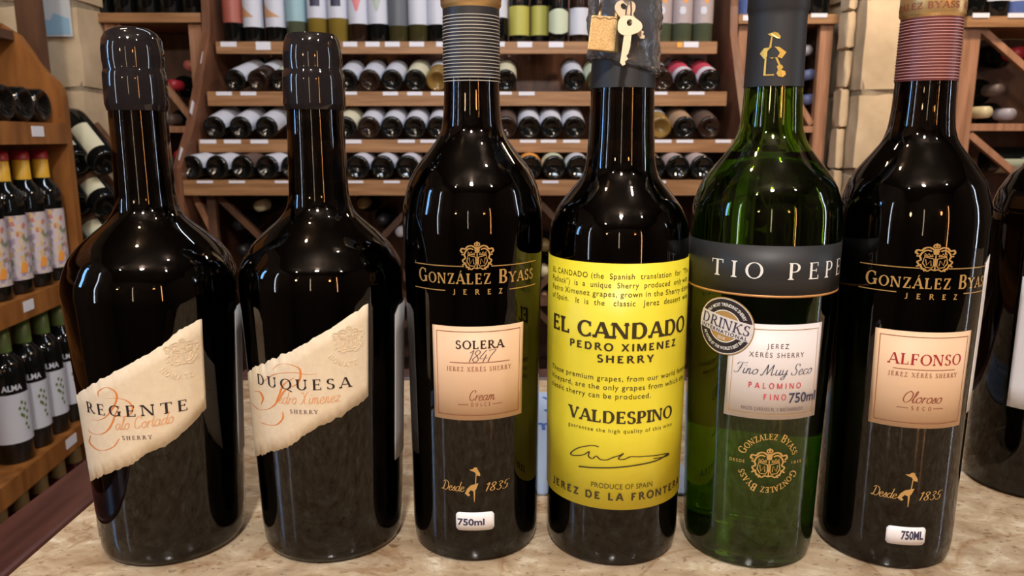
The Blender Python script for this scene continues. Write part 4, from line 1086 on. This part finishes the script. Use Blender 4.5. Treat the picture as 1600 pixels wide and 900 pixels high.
# ------------------------------------------------------------------ wine bottles of the background
gl_blk = mat('black_glass', (.004, .005, .005), .05); gl_brn = mat('brown_glass', (.018, .009, .006), .08)
gl_olv = mat('olive_glass', (.045, .04, .015), .1); gl_amb = mat('amber_glass', (.20, .12, .03), .1)
gl_grn = mat('pale_green_glass', (.075, .09, .055), .1); gl_blu = mat('blue_glass', (.10, .16, .42), .08); gl_yel = mat('yellow_wine_glass', (.20, .14, .025), .1)
gl_red = mat('dark_red_glass', (.05, .008, .010), .07)
lw = mat('label_white', (.55, .57, .66), .5); lc = mat('label_cream', (.62, .60, .44), .5); lgw = mat('label_greenish', (.50, .56, .42), .5)
lr = mat('label_crimson', (.50, .06, .10), .5); lbr = mat('label_tan', (.34, .22, .14), .5); lpk = mat('label_pinkish', (.38, .32, .33), .5)
lsal = mat('label_salmon', (.34, .09, .07), .45); lblue = mat('label_pale_blue', (.26, .42, .48), .5); lyg = mat('label_yellow_green', (.42, .40, .08), .5)
ldk = mat('label_dark_grey', (.10, .11, .13), .5); lor = mat('label_orange', (.75, .30, .05), .5); lpeach = mat('label_peach', (.50, .27, .14), .5)
lbb = mat('label_dark_brown', (.09, .06, .05), .5); lgn = mat('label_grey_green', (.38, .44, .40), .5); lgrape = mat('label_grape_pink', (.62, .20, .22), .5)
lnavy = mat('label_navy', (.03, .03, .07), .5); c_red = mat('cap_red', (.36, .02, .03), .4); c_yel = mat('cap_yellow', (.75, .42, .03), .4)
c_grn = mat('cap_green', (.11, .17, .045), .4); c_tan = mat('cap_tan', (.22, .15, .06), .4); c_blk = mat('cap_black', (.015, .015, .02), .4)
c_pur = mat('cap_blue_grey', (.14, .16, .30), .4); c_pale = mat('cap_pale', (.55, .48, .30), .4); c_gry = mat('cap_grey', (.28, .26, .30), .4)
BPROF = [(.016, .004), (.012, .014), (.004, .024), (0, .030), (0, .033), (.004, .0368), (.19, .0370), (.205, .0355), (.218, .029), (.228, .020), (.240, .0155), (.285, .0140), (.287, .0155), (.294, .0155), (.295, .012)]
BODY = {}; 
def bg_body(m, sc=1.0):
    key = (m.name, sc)
    if key not in BODY:
        mb = MB().lathe([(z * sc if sc > 1 else z, r_ * min(sc, 1)) for z, r_ in BPROF], 20)
        me = bpy.data.meshes.new('wine_bottle'); me.from_pydata(mb.V, [], mb.F); me.materials.append(m)
        me.polygons.foreach_set('use_smooth', [True] * len(me.polygons)); me.set_sharp_from_angle(angle=R(50)); BODY[key] = me
    return BODY[key]
PM = {}
def band_mesh(m, z0, z1, half, r_, center=0, taper=None, n=10):
    key = (m.name, round(z0, 4), round(z1, 4), half, r_, center, taper)
    if key not in PM:
        V = []; n = 28 if half >= 180 else n
        for i in range(n + 1):
            a = R(center - half + 2 * half * i / n)
            for z, rr in ((z0, r_), (z1, taper or r_)): V.append((rr * math.sin(a), -rr * math.cos(a), z))
        F = [(2 * i, 2 * i + 2, 2 * i + 3, 2 * i + 1) for i in range(n)]
        if half >= 180:
            V.append((0, 0, z1 + .0004)); F += [(2 * i + 1, 2 * i + 3, len(V) - 1) for i in range(n)]
        me = bpy.data.meshes.new('band'); me.from_pydata(V, [], F); me.materials.append(m)
        me.polygons.foreach_set('use_smooth', [True] * len(me.polygons)); PM[key] = me
    return PM[key]
def sub(name, me, parent):
    o = bpy.data.objects.new(name, me); link(o); o.parent = parent; return o
RAD = {}
def wrapped(name, P, m, parent, r_=None):
    """small printed shapes on a far bottle: outline in (degrees, height)"""
    r_ = r_ or RAD[parent.name]
    V = []; F = []
    Q = []
    for p in P:                                   # cut into narrow upright strips so the print follows the curve
        a0, a1 = min(q[0] for q in p), max(q[0] for q in p); ns = max(2, int((a1 - a0) / 6)); ev = []
        for i in range(ns + 1):
            a = a0 + (a1 - a0) * (i + (1e-4 if i == 0 else (-1e-4 if i == ns else 0))) / ns; zz = []
            for (xa, za), (xb, zb) in zip(p, p[1:] + p[:1]):
                if (xa - a) * (xb - a) <= 0 and xa != xb: zz.append(za + (zb - za) * (a - xa) / (xb - xa))
            ev.append((a, min(zz), max(zz)))
        Q += [[(u[0], u[1]), (v_[0], v_[1]), (v_[0], v_[2]), (u[0], u[2])] for u, v_ in zip(ev, ev[1:])]
    for p in Q:
        n = len(V); V += [(r_ * math.sin(R(a)), -r_ * math.cos(R(a)), z) for a, z in p]; F.append(tuple(range(n, n + len(p))))
    return mesh(name, V, F, m, parent)
def wine_bottle(loc, rot, glass_m, label, group, lab=None, z0=.04, z1=.13, half=95, cap=None, cap2=None, sc=1.0, second=None, capz=.235):
    me = bg_body(glass_m, sc); o = bpy.data.objects.new('wine_bottle', me); link(o)
    o.location = loc
    if isinstance(rot, Matrix): o.rotation_euler = rot.to_euler()
    else: o.rotation_euler = rot
    tag(o, label, 'bottle', group)
    rb_ = .0375 * min(sc, 1); RAD[o.name] = rb_ + .0006
    if lab: 
        l_ = sub('label', band_mesh(lab, z0, z1, half, rb_), o)
        if second: sub('label_band', band_mesh(second[0], second[1], second[2], half, rb_ + .0004), l_)
    if cap:
        k = sub('capsule', band_mesh(cap, capz, .2955, 180, .0176, 0, .0162), o)
        if cap2: sub('capsule_top', band_mesh(cap2, .277, .2962, 180, .0182, 0, .0168), k)
    return o
ORD = 'first second third fourth fifth sixth seventh eighth ninth tenth eleventh twelfth thirteenth fourteenth fifteenth sixteenth seventeenth'.split()
# standing row
G0 = 'bottles standing along the top board of the stepped display'
z0s = ROWS[0]['z']
def stand(px, label, gm, lab=None, yl=33, yt=-40, Y=2.548, **kw_):
    x_ = at(px, 50, Y).x
    kw_.setdefault('sc', .86); f = lambda py: at(px, py, Y - .032).z - z0s
    return wine_bottle((x_, Y, z0s + .0005), (0, 0, math.atan2(-x_, Y) * .0), gm, label, kw_.pop('group', G0), lab, f(yl), max(f(yl) + .03, min(f(yt), .185)), **kw_)
stand(366, 'standing dark bottle with salmon red label at left end of the display', gl_blk, lsal, 35)
for px, t_ in ((397, 'standing dark bottle with white label and small brown corner, beside the salmon one'), (432, 'standing dark bottle, white label crossed by larger brown triangle')):
    b_ = stand(px, t_, gl_blk, lw, 42)
    wrapped('label_triangle', [[(-70, .075), (-70, .125), (-20, .095), (40, .075)] if px == 432 else [(-60, .075), (-60, .115), (20, .075)]], lpeach, b_)
stand(464, 'standing pale green bottle with light blue label', gl_grn, lblue, 33)
for px, t_ in ((497, 'standing yellow wine bottle, white label and navy square, left of pair'), (529, 'standing yellow wine bottle with white label and navy square, right of the pair')):
    b_ = stand(px, t_, gl_yel, lw, 28)
    wrapped('label_square', [[(-28 + 14 * i, .108), (-14 + 14 * i, .108), (-14 + 14 * i, .16), (-28 + 14 * i, .16)] for i in range(4)], lnavy, b_)
for px, t_, mm in ((561, 'standing dark bottle with white label bearing a pink grape cluster', lgrape), (592, 'standing dark bottle with white label bearing a grey green grape cluster', lgn)):
    b_ = stand(px, t_, gl_brn if px == 561 else gl_blk, lw, 37)
    wrapped('label_grapes', [[(-6, .092), (6, .092), (16, .112), (26, .130), (22, .148), (0, .155), (-22, .148), (-28, .132), (-16, .112)]], mm, b_)
b_ = stand(623, 'standing olive bottle with dark grey label and pale stripe', gl_olv, ldk, 40)
wrapped('label_stripe', [[(-30, .130), (40, .130), (40, .139), (-30, .139)]], lc, b_)
for px, gm, t_ in ((654, gl_olv, 'standing olive bottle with plain white label left of the striped foil neck'), (684, gl_blk, 'standing dark bottle with white label half hidden by the striped grey foil')):
    b_ = stand(px, t_, gm, lw, 38); wrapped('label_lines', [[(-35, .135), (30, .135), (30, .142), (-35, .142)]], mat('label_lilac', (.36, .34, .52), .5), b_)
stand(778, 'standing dark bottle with white label right behind the striped grey foil', gl_blk, lw, 27)
stand(811, 'standing dark bottle with yellow green label, left of that pair', gl_blk, lyg, 55, 9)
stand(843, 'standing dark bottle with yellow green label, right of that pair', gl_blk, lyg, 55, 9, Y=2.590)
b_ = stand(872, 'standing dark bottle with white hexagonal label', gl_blk, None)
f_ = lambda py: at(870, py, 2.51).z - z0s
P = []
for i in range(10):
    a0, a1 = -68 + 13.6 * i, -68 + 13.6 * (i + 1)
    e_ = lambda a: .010 * max(0, (abs(a) - 20) / 48)
    P.append([(a0, f_(53) + e_(a0)), (a1, f_(53) + e_(a1)), (a1, f_(13) - e_(a1)), (a0, f_(13) - e_(a0))])
wrapped('label', P, lgw, b_)
stand(905, 'standing dark brown bottle with white label, left of the padlock', gl_brn, lw, 54, 12)
stand(940, 'standing dark bottle with white label mostly behind the padlock', gl_blk, lw, 54, 12)
for px, t_ in ((1033, 'standing clear green bottle with pale label and orange spot, left of three'), (1065, 'standing clear green bottle with pale label and orange spot, middle of three'), (1097, 'standing clear green bottle with pale label and orange spot, right of three')):
    b_ = stand(px, t_, gl_grn, lpk, 36)
    wrapped('label_spot', [[(-4, .118), (16, .118), (20, .128), (14, .138), (-2, .138), (-8, .128)]], lor, b_)
    wrapped('label_spot', [[(-24, .084), (6, .084), (9, .094), (4, .106), (-22, .106), (-27, .094)]], lw, b_)

# lying rows
def lie(row, px, pyc, gm, label, grp, lab=lw, z0=.03, z1=.12, tilt=14.5, sc=1.0, second=None, roll=0, yaw=0, cap=None):
    rw = ROWS[row]; rr = .037 * min(sc, 1); Y = rw['Y'] + .022
    x_ = at(px, pyc, Y).x
    M_ = Matrix.Rotation(R(yaw), 3, 'Z') @ Matrix.Rotation(-R(90 - tilt), 3, 'X') @ Matrix.Rotation(R(roll), 3, 'Z')
    return wine_bottle((x_, Y + .0372 * math.sin(R(tilt)), rw['z'] + rr * math.cos(R(tilt)) + .0012), M_, gm, label, grp, lab, z0, z1, 100, cap, sc=sc, second=second)
desc = {'lw': 'white', 'lc': 'cream', 'lgw': 'pale green', 'lr': 'crimson-and-white', 'lbr': 'tan', 'lbb': 'dark', 'lor': 'orange', 'lpk': 'pinkish'}
rowname = {1: 'upper lying row', 2: 'middle lying row', 3: 'lowest lying row'}
LIES = {
 1: [(364, 'blk', 'lw', .025, .14), (400, 'brn', 'lw', .075, .15), (436, 'blk', 'lgw', .03, .115), (540, 'blk', 'lw', .03, .12), (576, 'brn', 'lw', .02, .125), (611, 'blk', 'lw', .035, .12), (648, 'blk', 'lc', .02, .14), (682, 'amb', 'lw', .085, .13),
     (790, 'blk', 'lc', .03, .12), (898, 'blk', 'lw', .025, .12), (934, 'olv', 'lgw', .03, .12), (1036, 'brn', 'lw', .09, .125), (1073, 'blk', 'lr', .03, .12), (1111, 'blk', 'lr', .03, .12)],
 2: [(332, 'blk', 'lw', .03, .12), (373, 'blk', 'lw', .03, .12), (414, 'blk', 'lw', .03, .12), (538, 'blk', 'lc', .03, .11), (575, 'brn', 'lw', .04, .12), (611, 'blk', 'lw', .03, .12), (647, 'blk', 'lw', .03, .12), (684, 'blk', 'lw', .03, .12),
     (790, 'brn', 'lbb', .03, .12), (827, 'blk', 'lw', .03, .13), (862, 'blk', 'lw', .03, .13), (898, 'blk', 'lw', .03, .13), (1033, 'amb', 'lw', .07, .14), (1071, 'blk', 'lbr', .035, .12), (1110, 'brn', 'lbb', .04, .12)],
 3: [(297, 'blk', 'lw', .02, .12), (337, 'blk', 'lw', .02, .12), (377, 'blk', 'lbb', .02, .12), (416, 'blk', 'lw', .02, .12), (455, 'blk', 'lw', .02, .12), (558, 'blk', 'lw', .02, .12), (597, 'blk', 'lw', .02, .12), (636, 'blk', 'lw', .02, .12),
     (828, 'blk', 'lor', .02, .12), (866, 'blk', 'lgw', .02, .12), (904, 'blk', 'lw', .02, .12), (1022, 'blk', 'lbr', .02, .12), (1060, 'blk', 'lpk', .02, .12), (1098, 'blk', 'lpk', .02, .12)]}
gname = {'blk': ('black', gl_blk), 'brn': ('brown', gl_brn), 'amb': ('amber', gl_amb), 'olv': ('olive', gl_olv)}
rg = random.Random(4)
for row, L_ in LIES.items():
    for i, (px, g_, l_, za, zb_) in enumerate(L_):
        lab = globals()[l_]; sec = (lw, .012, .05) if l_ == 'lr' else None
        lie(row, px, {1: 122, 2: 200, 3: 265}[row], gname[g_][1], '%s glass wine bottle with %s label, %s from left in the %s' % (gname[g_][0], desc[l_], ORD[i], rowname[row]),
            'bottles in the ' + rowname[row], lab, (za if za > .06 else .009), min(zb_ + .03, .165), {1: 16.5, 2: 15, 3: 4.5}[row], {1: .905, 2: .905, 3: .92}[row], sec, rg.uniform(-12, 12), -8 if px < 500 and row != 2 else (-3 if px < 500 else 0))

# bottles standing on the bin racks
G1 = 'bottles standing on the bin racks'
def on_rack(px, Y, zt, label, gm, lab=None, cap=None, za=.05, zb_=.14):
    wine_bottle((at(px, 20, Y).x, Y, zt + .0005), (0, 0, 0), gm, label, G1, lab, za, zb_, cap=cap)
for i, px in enumerate((160, 197, 233, 268, 303)):
    on_rack(px, 2.57, zl, 'black bottle standing on the left bin rack, %s from left' % ORD[i], gl_blk)
on_rack(1164, 2.575, zl - .004, 'blue glass bottle standing on the right bin rack beside the stepped display', gl_blu, lblue)
on_rack(1276, 2.575, zl - .004, 'dark bottle with white label standing on the right bin rack beside green bottle neck', gl_blk, lw, za=.06)
on_rack(1240, 2.58, zl - .004, 'blue glass bottle on the right bin rack behind the grey capsule', gl_blu, lblue)
for i, (px, lab, gm) in enumerate(((1517, None, gl_blk), (1552, lw, gl_blk), (1588, lw, gl_blu))):
    on_rack(px, 2.25, zf, '%s bottle standing on the far right bin rack, %s from left' % (('black', 'white labelled', 'blue')[i], ORD[i]), gm, lab, za=.045)

# bottle necks pointing out of the bins
def neck_out(px, py, Yn, gm, cap, label, grp, sc=1):
    p = at(px, py, Yn)
    wine_bottle((p.x, Yn + .2955, p.z), (R(90), 0, 0), gm, label, grp, None, cap=cap)
GB = 'bottles lying in the bins neck first'
for px, py, cap, t_ in ((294, 102, lsal, 'dull red'), (271, 132, c_red, 'bright red'), (301, 158, c_tan, 'tan'), (274, 184, c_red, 'deep red'), (279, 240, c_red, 'dark red')):
    p = at(px, py, 2.56)
    wine_bottle((p.x, 2.56 + .19, p.z), (R(90), 0, 0), gl_blk, 'dark bottle with %s capsule end poking from the left bin rack%s' % (t_, ', lowest' if py == 240 else ''), GB, None, cap=cap) if False else None
def neck_row(items, Yn, depth, where):
    for px, py, cap, t_ in items:
        p = at(px, py, Yn); o = wine_bottle((p.x, Yn + .2955, p.z), (R(90), 0, 0), gl_blk, 'dark bottle with %s neck end in %s' % (t_, where), GB, None, cap=cap)
neck_row([(294, 102, lsal, 'dull red'), (268, 132, c_red, 'bright red'), (303, 162, c_tan, 'tan'), (265, 186, lbb, 'brown'), (279, 243, c_red, 'dark red')], 2.565, .2, 'the left bin rack')
neck_row([(1262, 78, c_gry, 'uppermost grey'), (1267, 116, c_pur, 'blue grey'), (1266, 155, c_pur, 'lower blue')], 2.565, .2, 'the right bin rack')
neck_row([(1595, 82, c_red, 'bright red'), (1543, 175, c_pale, 'pale yellow'), (1580, 178, c_gry, 'grey'), (1562, 140, lbb, 'dark brown')], 2.245, .2, 'the far right bin rack')
M_ = Matrix.Rotation(R(90), 3, 'Y')
p = at(1545, 268, 2.24)
wine_bottle((p.x, 2.27, at(1580, 250, 2.24).z), M_ @ Matrix.Rotation(R(90), 3, 'Z'), gl_blk, 'dark bottle with pale label lying sideways in the lower far right bin', GB, lgw, .03, .13)
neck_row([(405, 322, c_pale, 'pale green'), (372, 352, c_blk, 'black'), (378, 392, c_blk, 'lower black')], 2.30, .2, 'the bin seen between the two squat bottles')
neck_row([(566, 318, c_tan, 'tan'), (596, 345, c_blk, 'black'), (626, 362, lw, 'white')], 2.30, .2, 'the bin seen left of the peach label bottle')
neck_row([(852, 385, c_tan, 'tan'), (850, 425, c_pale, 'pale'), (850, 468, lbr, 'reddish brown')], 2.30, .2, 'the bin seen left of the yellow label')

# ------------------------------------------------------------------ left rack
RA = math.atan(.0934)
lr_ = empty('wall_rack', (-1.035, 1.82, 0), RA, 'orange brown wooden wine rack along the left wall with curved end panel', 'rack')
zs = dict(T=at(90, 193, 1.82).z, A=at(90, 430, 1.82).z, B=at(117, 643, 1.82).z); zs['C'] = zs['B'] - .345
cur = [(0, FL), (0, .335), (-.004, .352), (-.012, .366), (-.032, .385), (-.048, .405), (-.060, .43), (-.085, .468), (-.125, .495), (-.20, .52), (-.34, .54), (-.34, FL)]
MB().prism(cur, 0, .026).build('end_panel', wood_or, lr_)
MB().prism(cur, -1.45, -1.424).build('end_panel', wood_or, lr_)
MB().box(-.34, -.325, -1.42, -.001, FL, .9).build('back_panel', wood_or, lr_)
shelfo = {}
for k, z_ in zs.items():
    o = MB().box(-.322, -.001, -1.42, -.001, z_ - .018, z_).box(-.020, .002, -1.421, -.002, z_ - .046, z_ - .0001).build('shelf_board', wood_or, lr_)
    o = MB().add([], []) and o
    shelfo[k] = o
o = MB().box(-.322, -.09, -1.42, -.001, .455, .475).build('shelf_board', wood_dark, lr_)
for k, y0_, w_ in (('A', -.02, .02), ('A', -.235, .04), ('B', -.12, .05), ('T', -.11, .05)):
    MB().box(.0022, .0032, y0_ - w_, y0_, zs[k] - .030, zs[k] - .008).build('price_tag', tag_m, shelfo[k])
bpy.context.view_layer.update()
MW = lr_.matrix_world
comic = mat('colourful_cartoon_label', (.6, .5, .5), .5)
N, L, b = nodes(comic); tcn = N.new('ShaderNodeTexCoord'); vor = N.new('ShaderNodeTexVoronoi'); vor.inputs['Scale'].default_value = 130
mp = N.new('ShaderNodeMapping'); mp.inputs['Scale'].default_value = (1, 1, .8); rp = N.new('ShaderNodeValToRGB'); rp.color_ramp.interpolation = 'CONSTANT'
els = rp.color_ramp.elements; els[0].color = (.55, .48, .52, 1); els[1].position = .45; els[1].color = (.62, .50, .36, 1)
for p_, c in ((.6, (.36, .28, .38)), (.7, (.62, .42, .20)), (.78, (.48, .44, .5)), (.88, (.20, .24, .17)), (.94, (.5, .2, .15))):
    x = els.new(p_); x.color = (*c, 1)
sep = N.new('ShaderNodeSeparateColor'); L.new(tcn.outputs['Object'], mp.inputs[0]); L.new(mp.outputs[0], vor.inputs['Vector']); L.new(vor.outputs['Color'], sep.inputs[0]); L.new(sep.outputs[0], rp.inputs[0]); L.new(rp.outputs[0], b.inputs['Base Color'])
facing = RA * .3
def rack_b(k, lx, ly, face, label, grp, **kw_):
    p = MW @ Vector((lx, ly, zs[k] + .0006)); gm = kw_.pop('gm', gl_blk)
    return wine_bottle(p, (0, 0, face), gm, label, grp, **kw_)
def face_cam(lx, ly):
    p = MW @ Vector((lx, ly, 0)); return -math.atan2(p.x, p.y) + R(14)
GA = 'yellow capped bottles on the left rack'
for i, (lx, ly) in enumerate(((-.045, -.045), (-.045, -.127), (-.045, -.209), (-.045, -.291), (-.135, -.10))):
    b_ = rack_b('A', lx, ly, face_cam(lx, ly), ('dark bottle with yellow capsule and colourful cartoon label, %s from the rack end' % ORD[i]) if i < 4 else 'dark bottle with yellow capsule standing in second row behind cartoon label ones',
                GA, lab=comic, z0=.03, z1=.165, half=88, cap=c_yel, cap2=c_red)
    wrapped('label_spot', [[(8, .045), (34, .045), (36, .06), (26, .068), (10, .064)]], lor, b_)
GBk = 'green capped bottles on the left rack'
for i, (lx, ly) in enumerate(((-.045, -.045), (-.045, -.125), (-.045, -.205), (-.045, -.285))):
    b_ = rack_b('B', lx, ly, face_cam(lx, ly), 'dark bottle with green capsule and white label with green grapes, %s from the rack end' % ORD[i], GBk, lab=lw, z0=.045, z1=.15, half=88, cap=c_grn)
    rgg = random.Random(i)
    for j, (a_, z_) in enumerate(((22, .13), (34, .125), (28, .115), (14, .118), (38, .108), (24, .1), (34, .094), (18, .104), (30, .082), (36, .072))):
        wrapped('label_grape', [[(a_ - 5, z_), (a_, z_ - .005), (a_ + 5, z_), (a_, z_ + .005)]], c_grn, b_)
    Vt, Ft, wt = layout_sans('ALMA', bold=.03)
    mesh('lettering', [(.0376 * math.sin(R(-30 + x_ / wt * 60)), -.0376 * math.cos(R(-30 + x_ / wt * 60)), .158 + y_ * .012) for x_, y_ in Vt], Ft, lw, b_)
GC = 'dark red bottles on the lowest visible shelf of the left rack'
for i, (lx, ly) in enumerate(((-.045, -.045), (-.045, -.127), (-.045, -.209), (-.045, -.291), (-.045, -.373))):
    rack_b('C', lx, ly, face_cam(lx, ly), 'dark red bottle with tan capsule on lowest visible rack shelf, %s from the rack end' % ORD[i], GC, cap=c_tan, gm=gl_red)
GT = 'bottles lying on the top shelf of the left rack'
for i, ly in enumerate((-.045, -.121, -.197)):
    p = MW @ Vector((-.022, ly, zs['T'] + .0385))
    M_ = Matrix.Rotation(RA, 3, 'Z') @ Matrix.Rotation(R(-90), 3, 'Y') @ Matrix.Rotation(R(90), 3, 'Z')
    wine_bottle(p, M_, gl_blk, 'black bottle lying base outward on the rack top shelf, %s from curved panel' % ORD[i], GT, lgw, .08, .15)
for i, ly in enumerate((-.06, -.14)):
    p = MW @ Vector((-.105, ly, .475 + .0385))
    M_ = Matrix.Rotation(RA, 3, 'Z') @ Matrix.Rotation(R(-90), 3, 'Y') @ Matrix.Rotation(R(90), 3, 'Z')
    wine_bottle(p, M_, gl_blk, 'dark bottle with red wrapping high on the left rack above the curved panel, %s' % ('farther' if i == 0 else 'nearer'), GT, lsal, .02, .10)
# dark post behind the rack
tp = MB().box(-1.245, -1.195, 2.02, 2.06, FL, CE).build('trim_1', wood_dark); tp['kind'] = 'structure'

# slanted stand with bottles between rack and pillar
st = empty('bottle_stand', (-1.08, 2.12, FL), 0, 'dark wooden slanted bottle stand between left rack and stone pillar', 'stand')
dirv = Vector((-.66, .52, .54)).normalized()
side = Vector((1, .1, 0)); side = (side - dirv * side.dot(dirv)).normalized(); nrm = side.cross(dirv).normalized()
if nrm.z < 0: nrm = -nrm
GS = 'bottles in the slanted stand'
lev = 0
for (py, t_) in ((256, 'upper'), (322, 'middle'), (388, 'lower')):
    pts_ = []
    for (px, s_) in ((167, 'right'), (122, 'left')):
        Yb = 1.98 if px == 167 else 1.96
        p = at(px, py, Yb); pts_.append(p)
        X_ = side; Z_ = dirv; Y_ = Z_.cross(X_)
        M_ = Matrix((X_, Y_, Z_)).transposed()
        # label should face the camera: -y local must point to it
        want = (Vector((0, 0, CAM_H)) - p); ang = math.atan2(want.dot(X_), -want.dot(Y_))
        wine_bottle(p, M_ @ Matrix.Rotation(ang - R(38), 3, 'Z'), gl_blk, 'black bottle with cream label tilted in the slanted stand, %s %s' % (t_, s_), GS, lc, .03, .135, 78)
    c = (pts_[0] + pts_[1]) / 2 - nrm * .047 + dirv * .1 - st.location
    Mx = Matrix((side, dirv, nrm)).transposed().to_4x4(); Mx.translation = c
    MB().box(-.085, .085, -.09, .09, -.006, .006, Mx).build('slanted_board', wood_dark, st)
MB().box(-.14, -.10, .11, .15, 0, 1.18).build('post', wood_dark, st)
MB().box(-.06, -.03, .11, .15, 0, 1.05).build('post', wood_dark, st)
MB().box(-.2, .05, .02, .2, 0, .03).build('base', wood_dark, st)
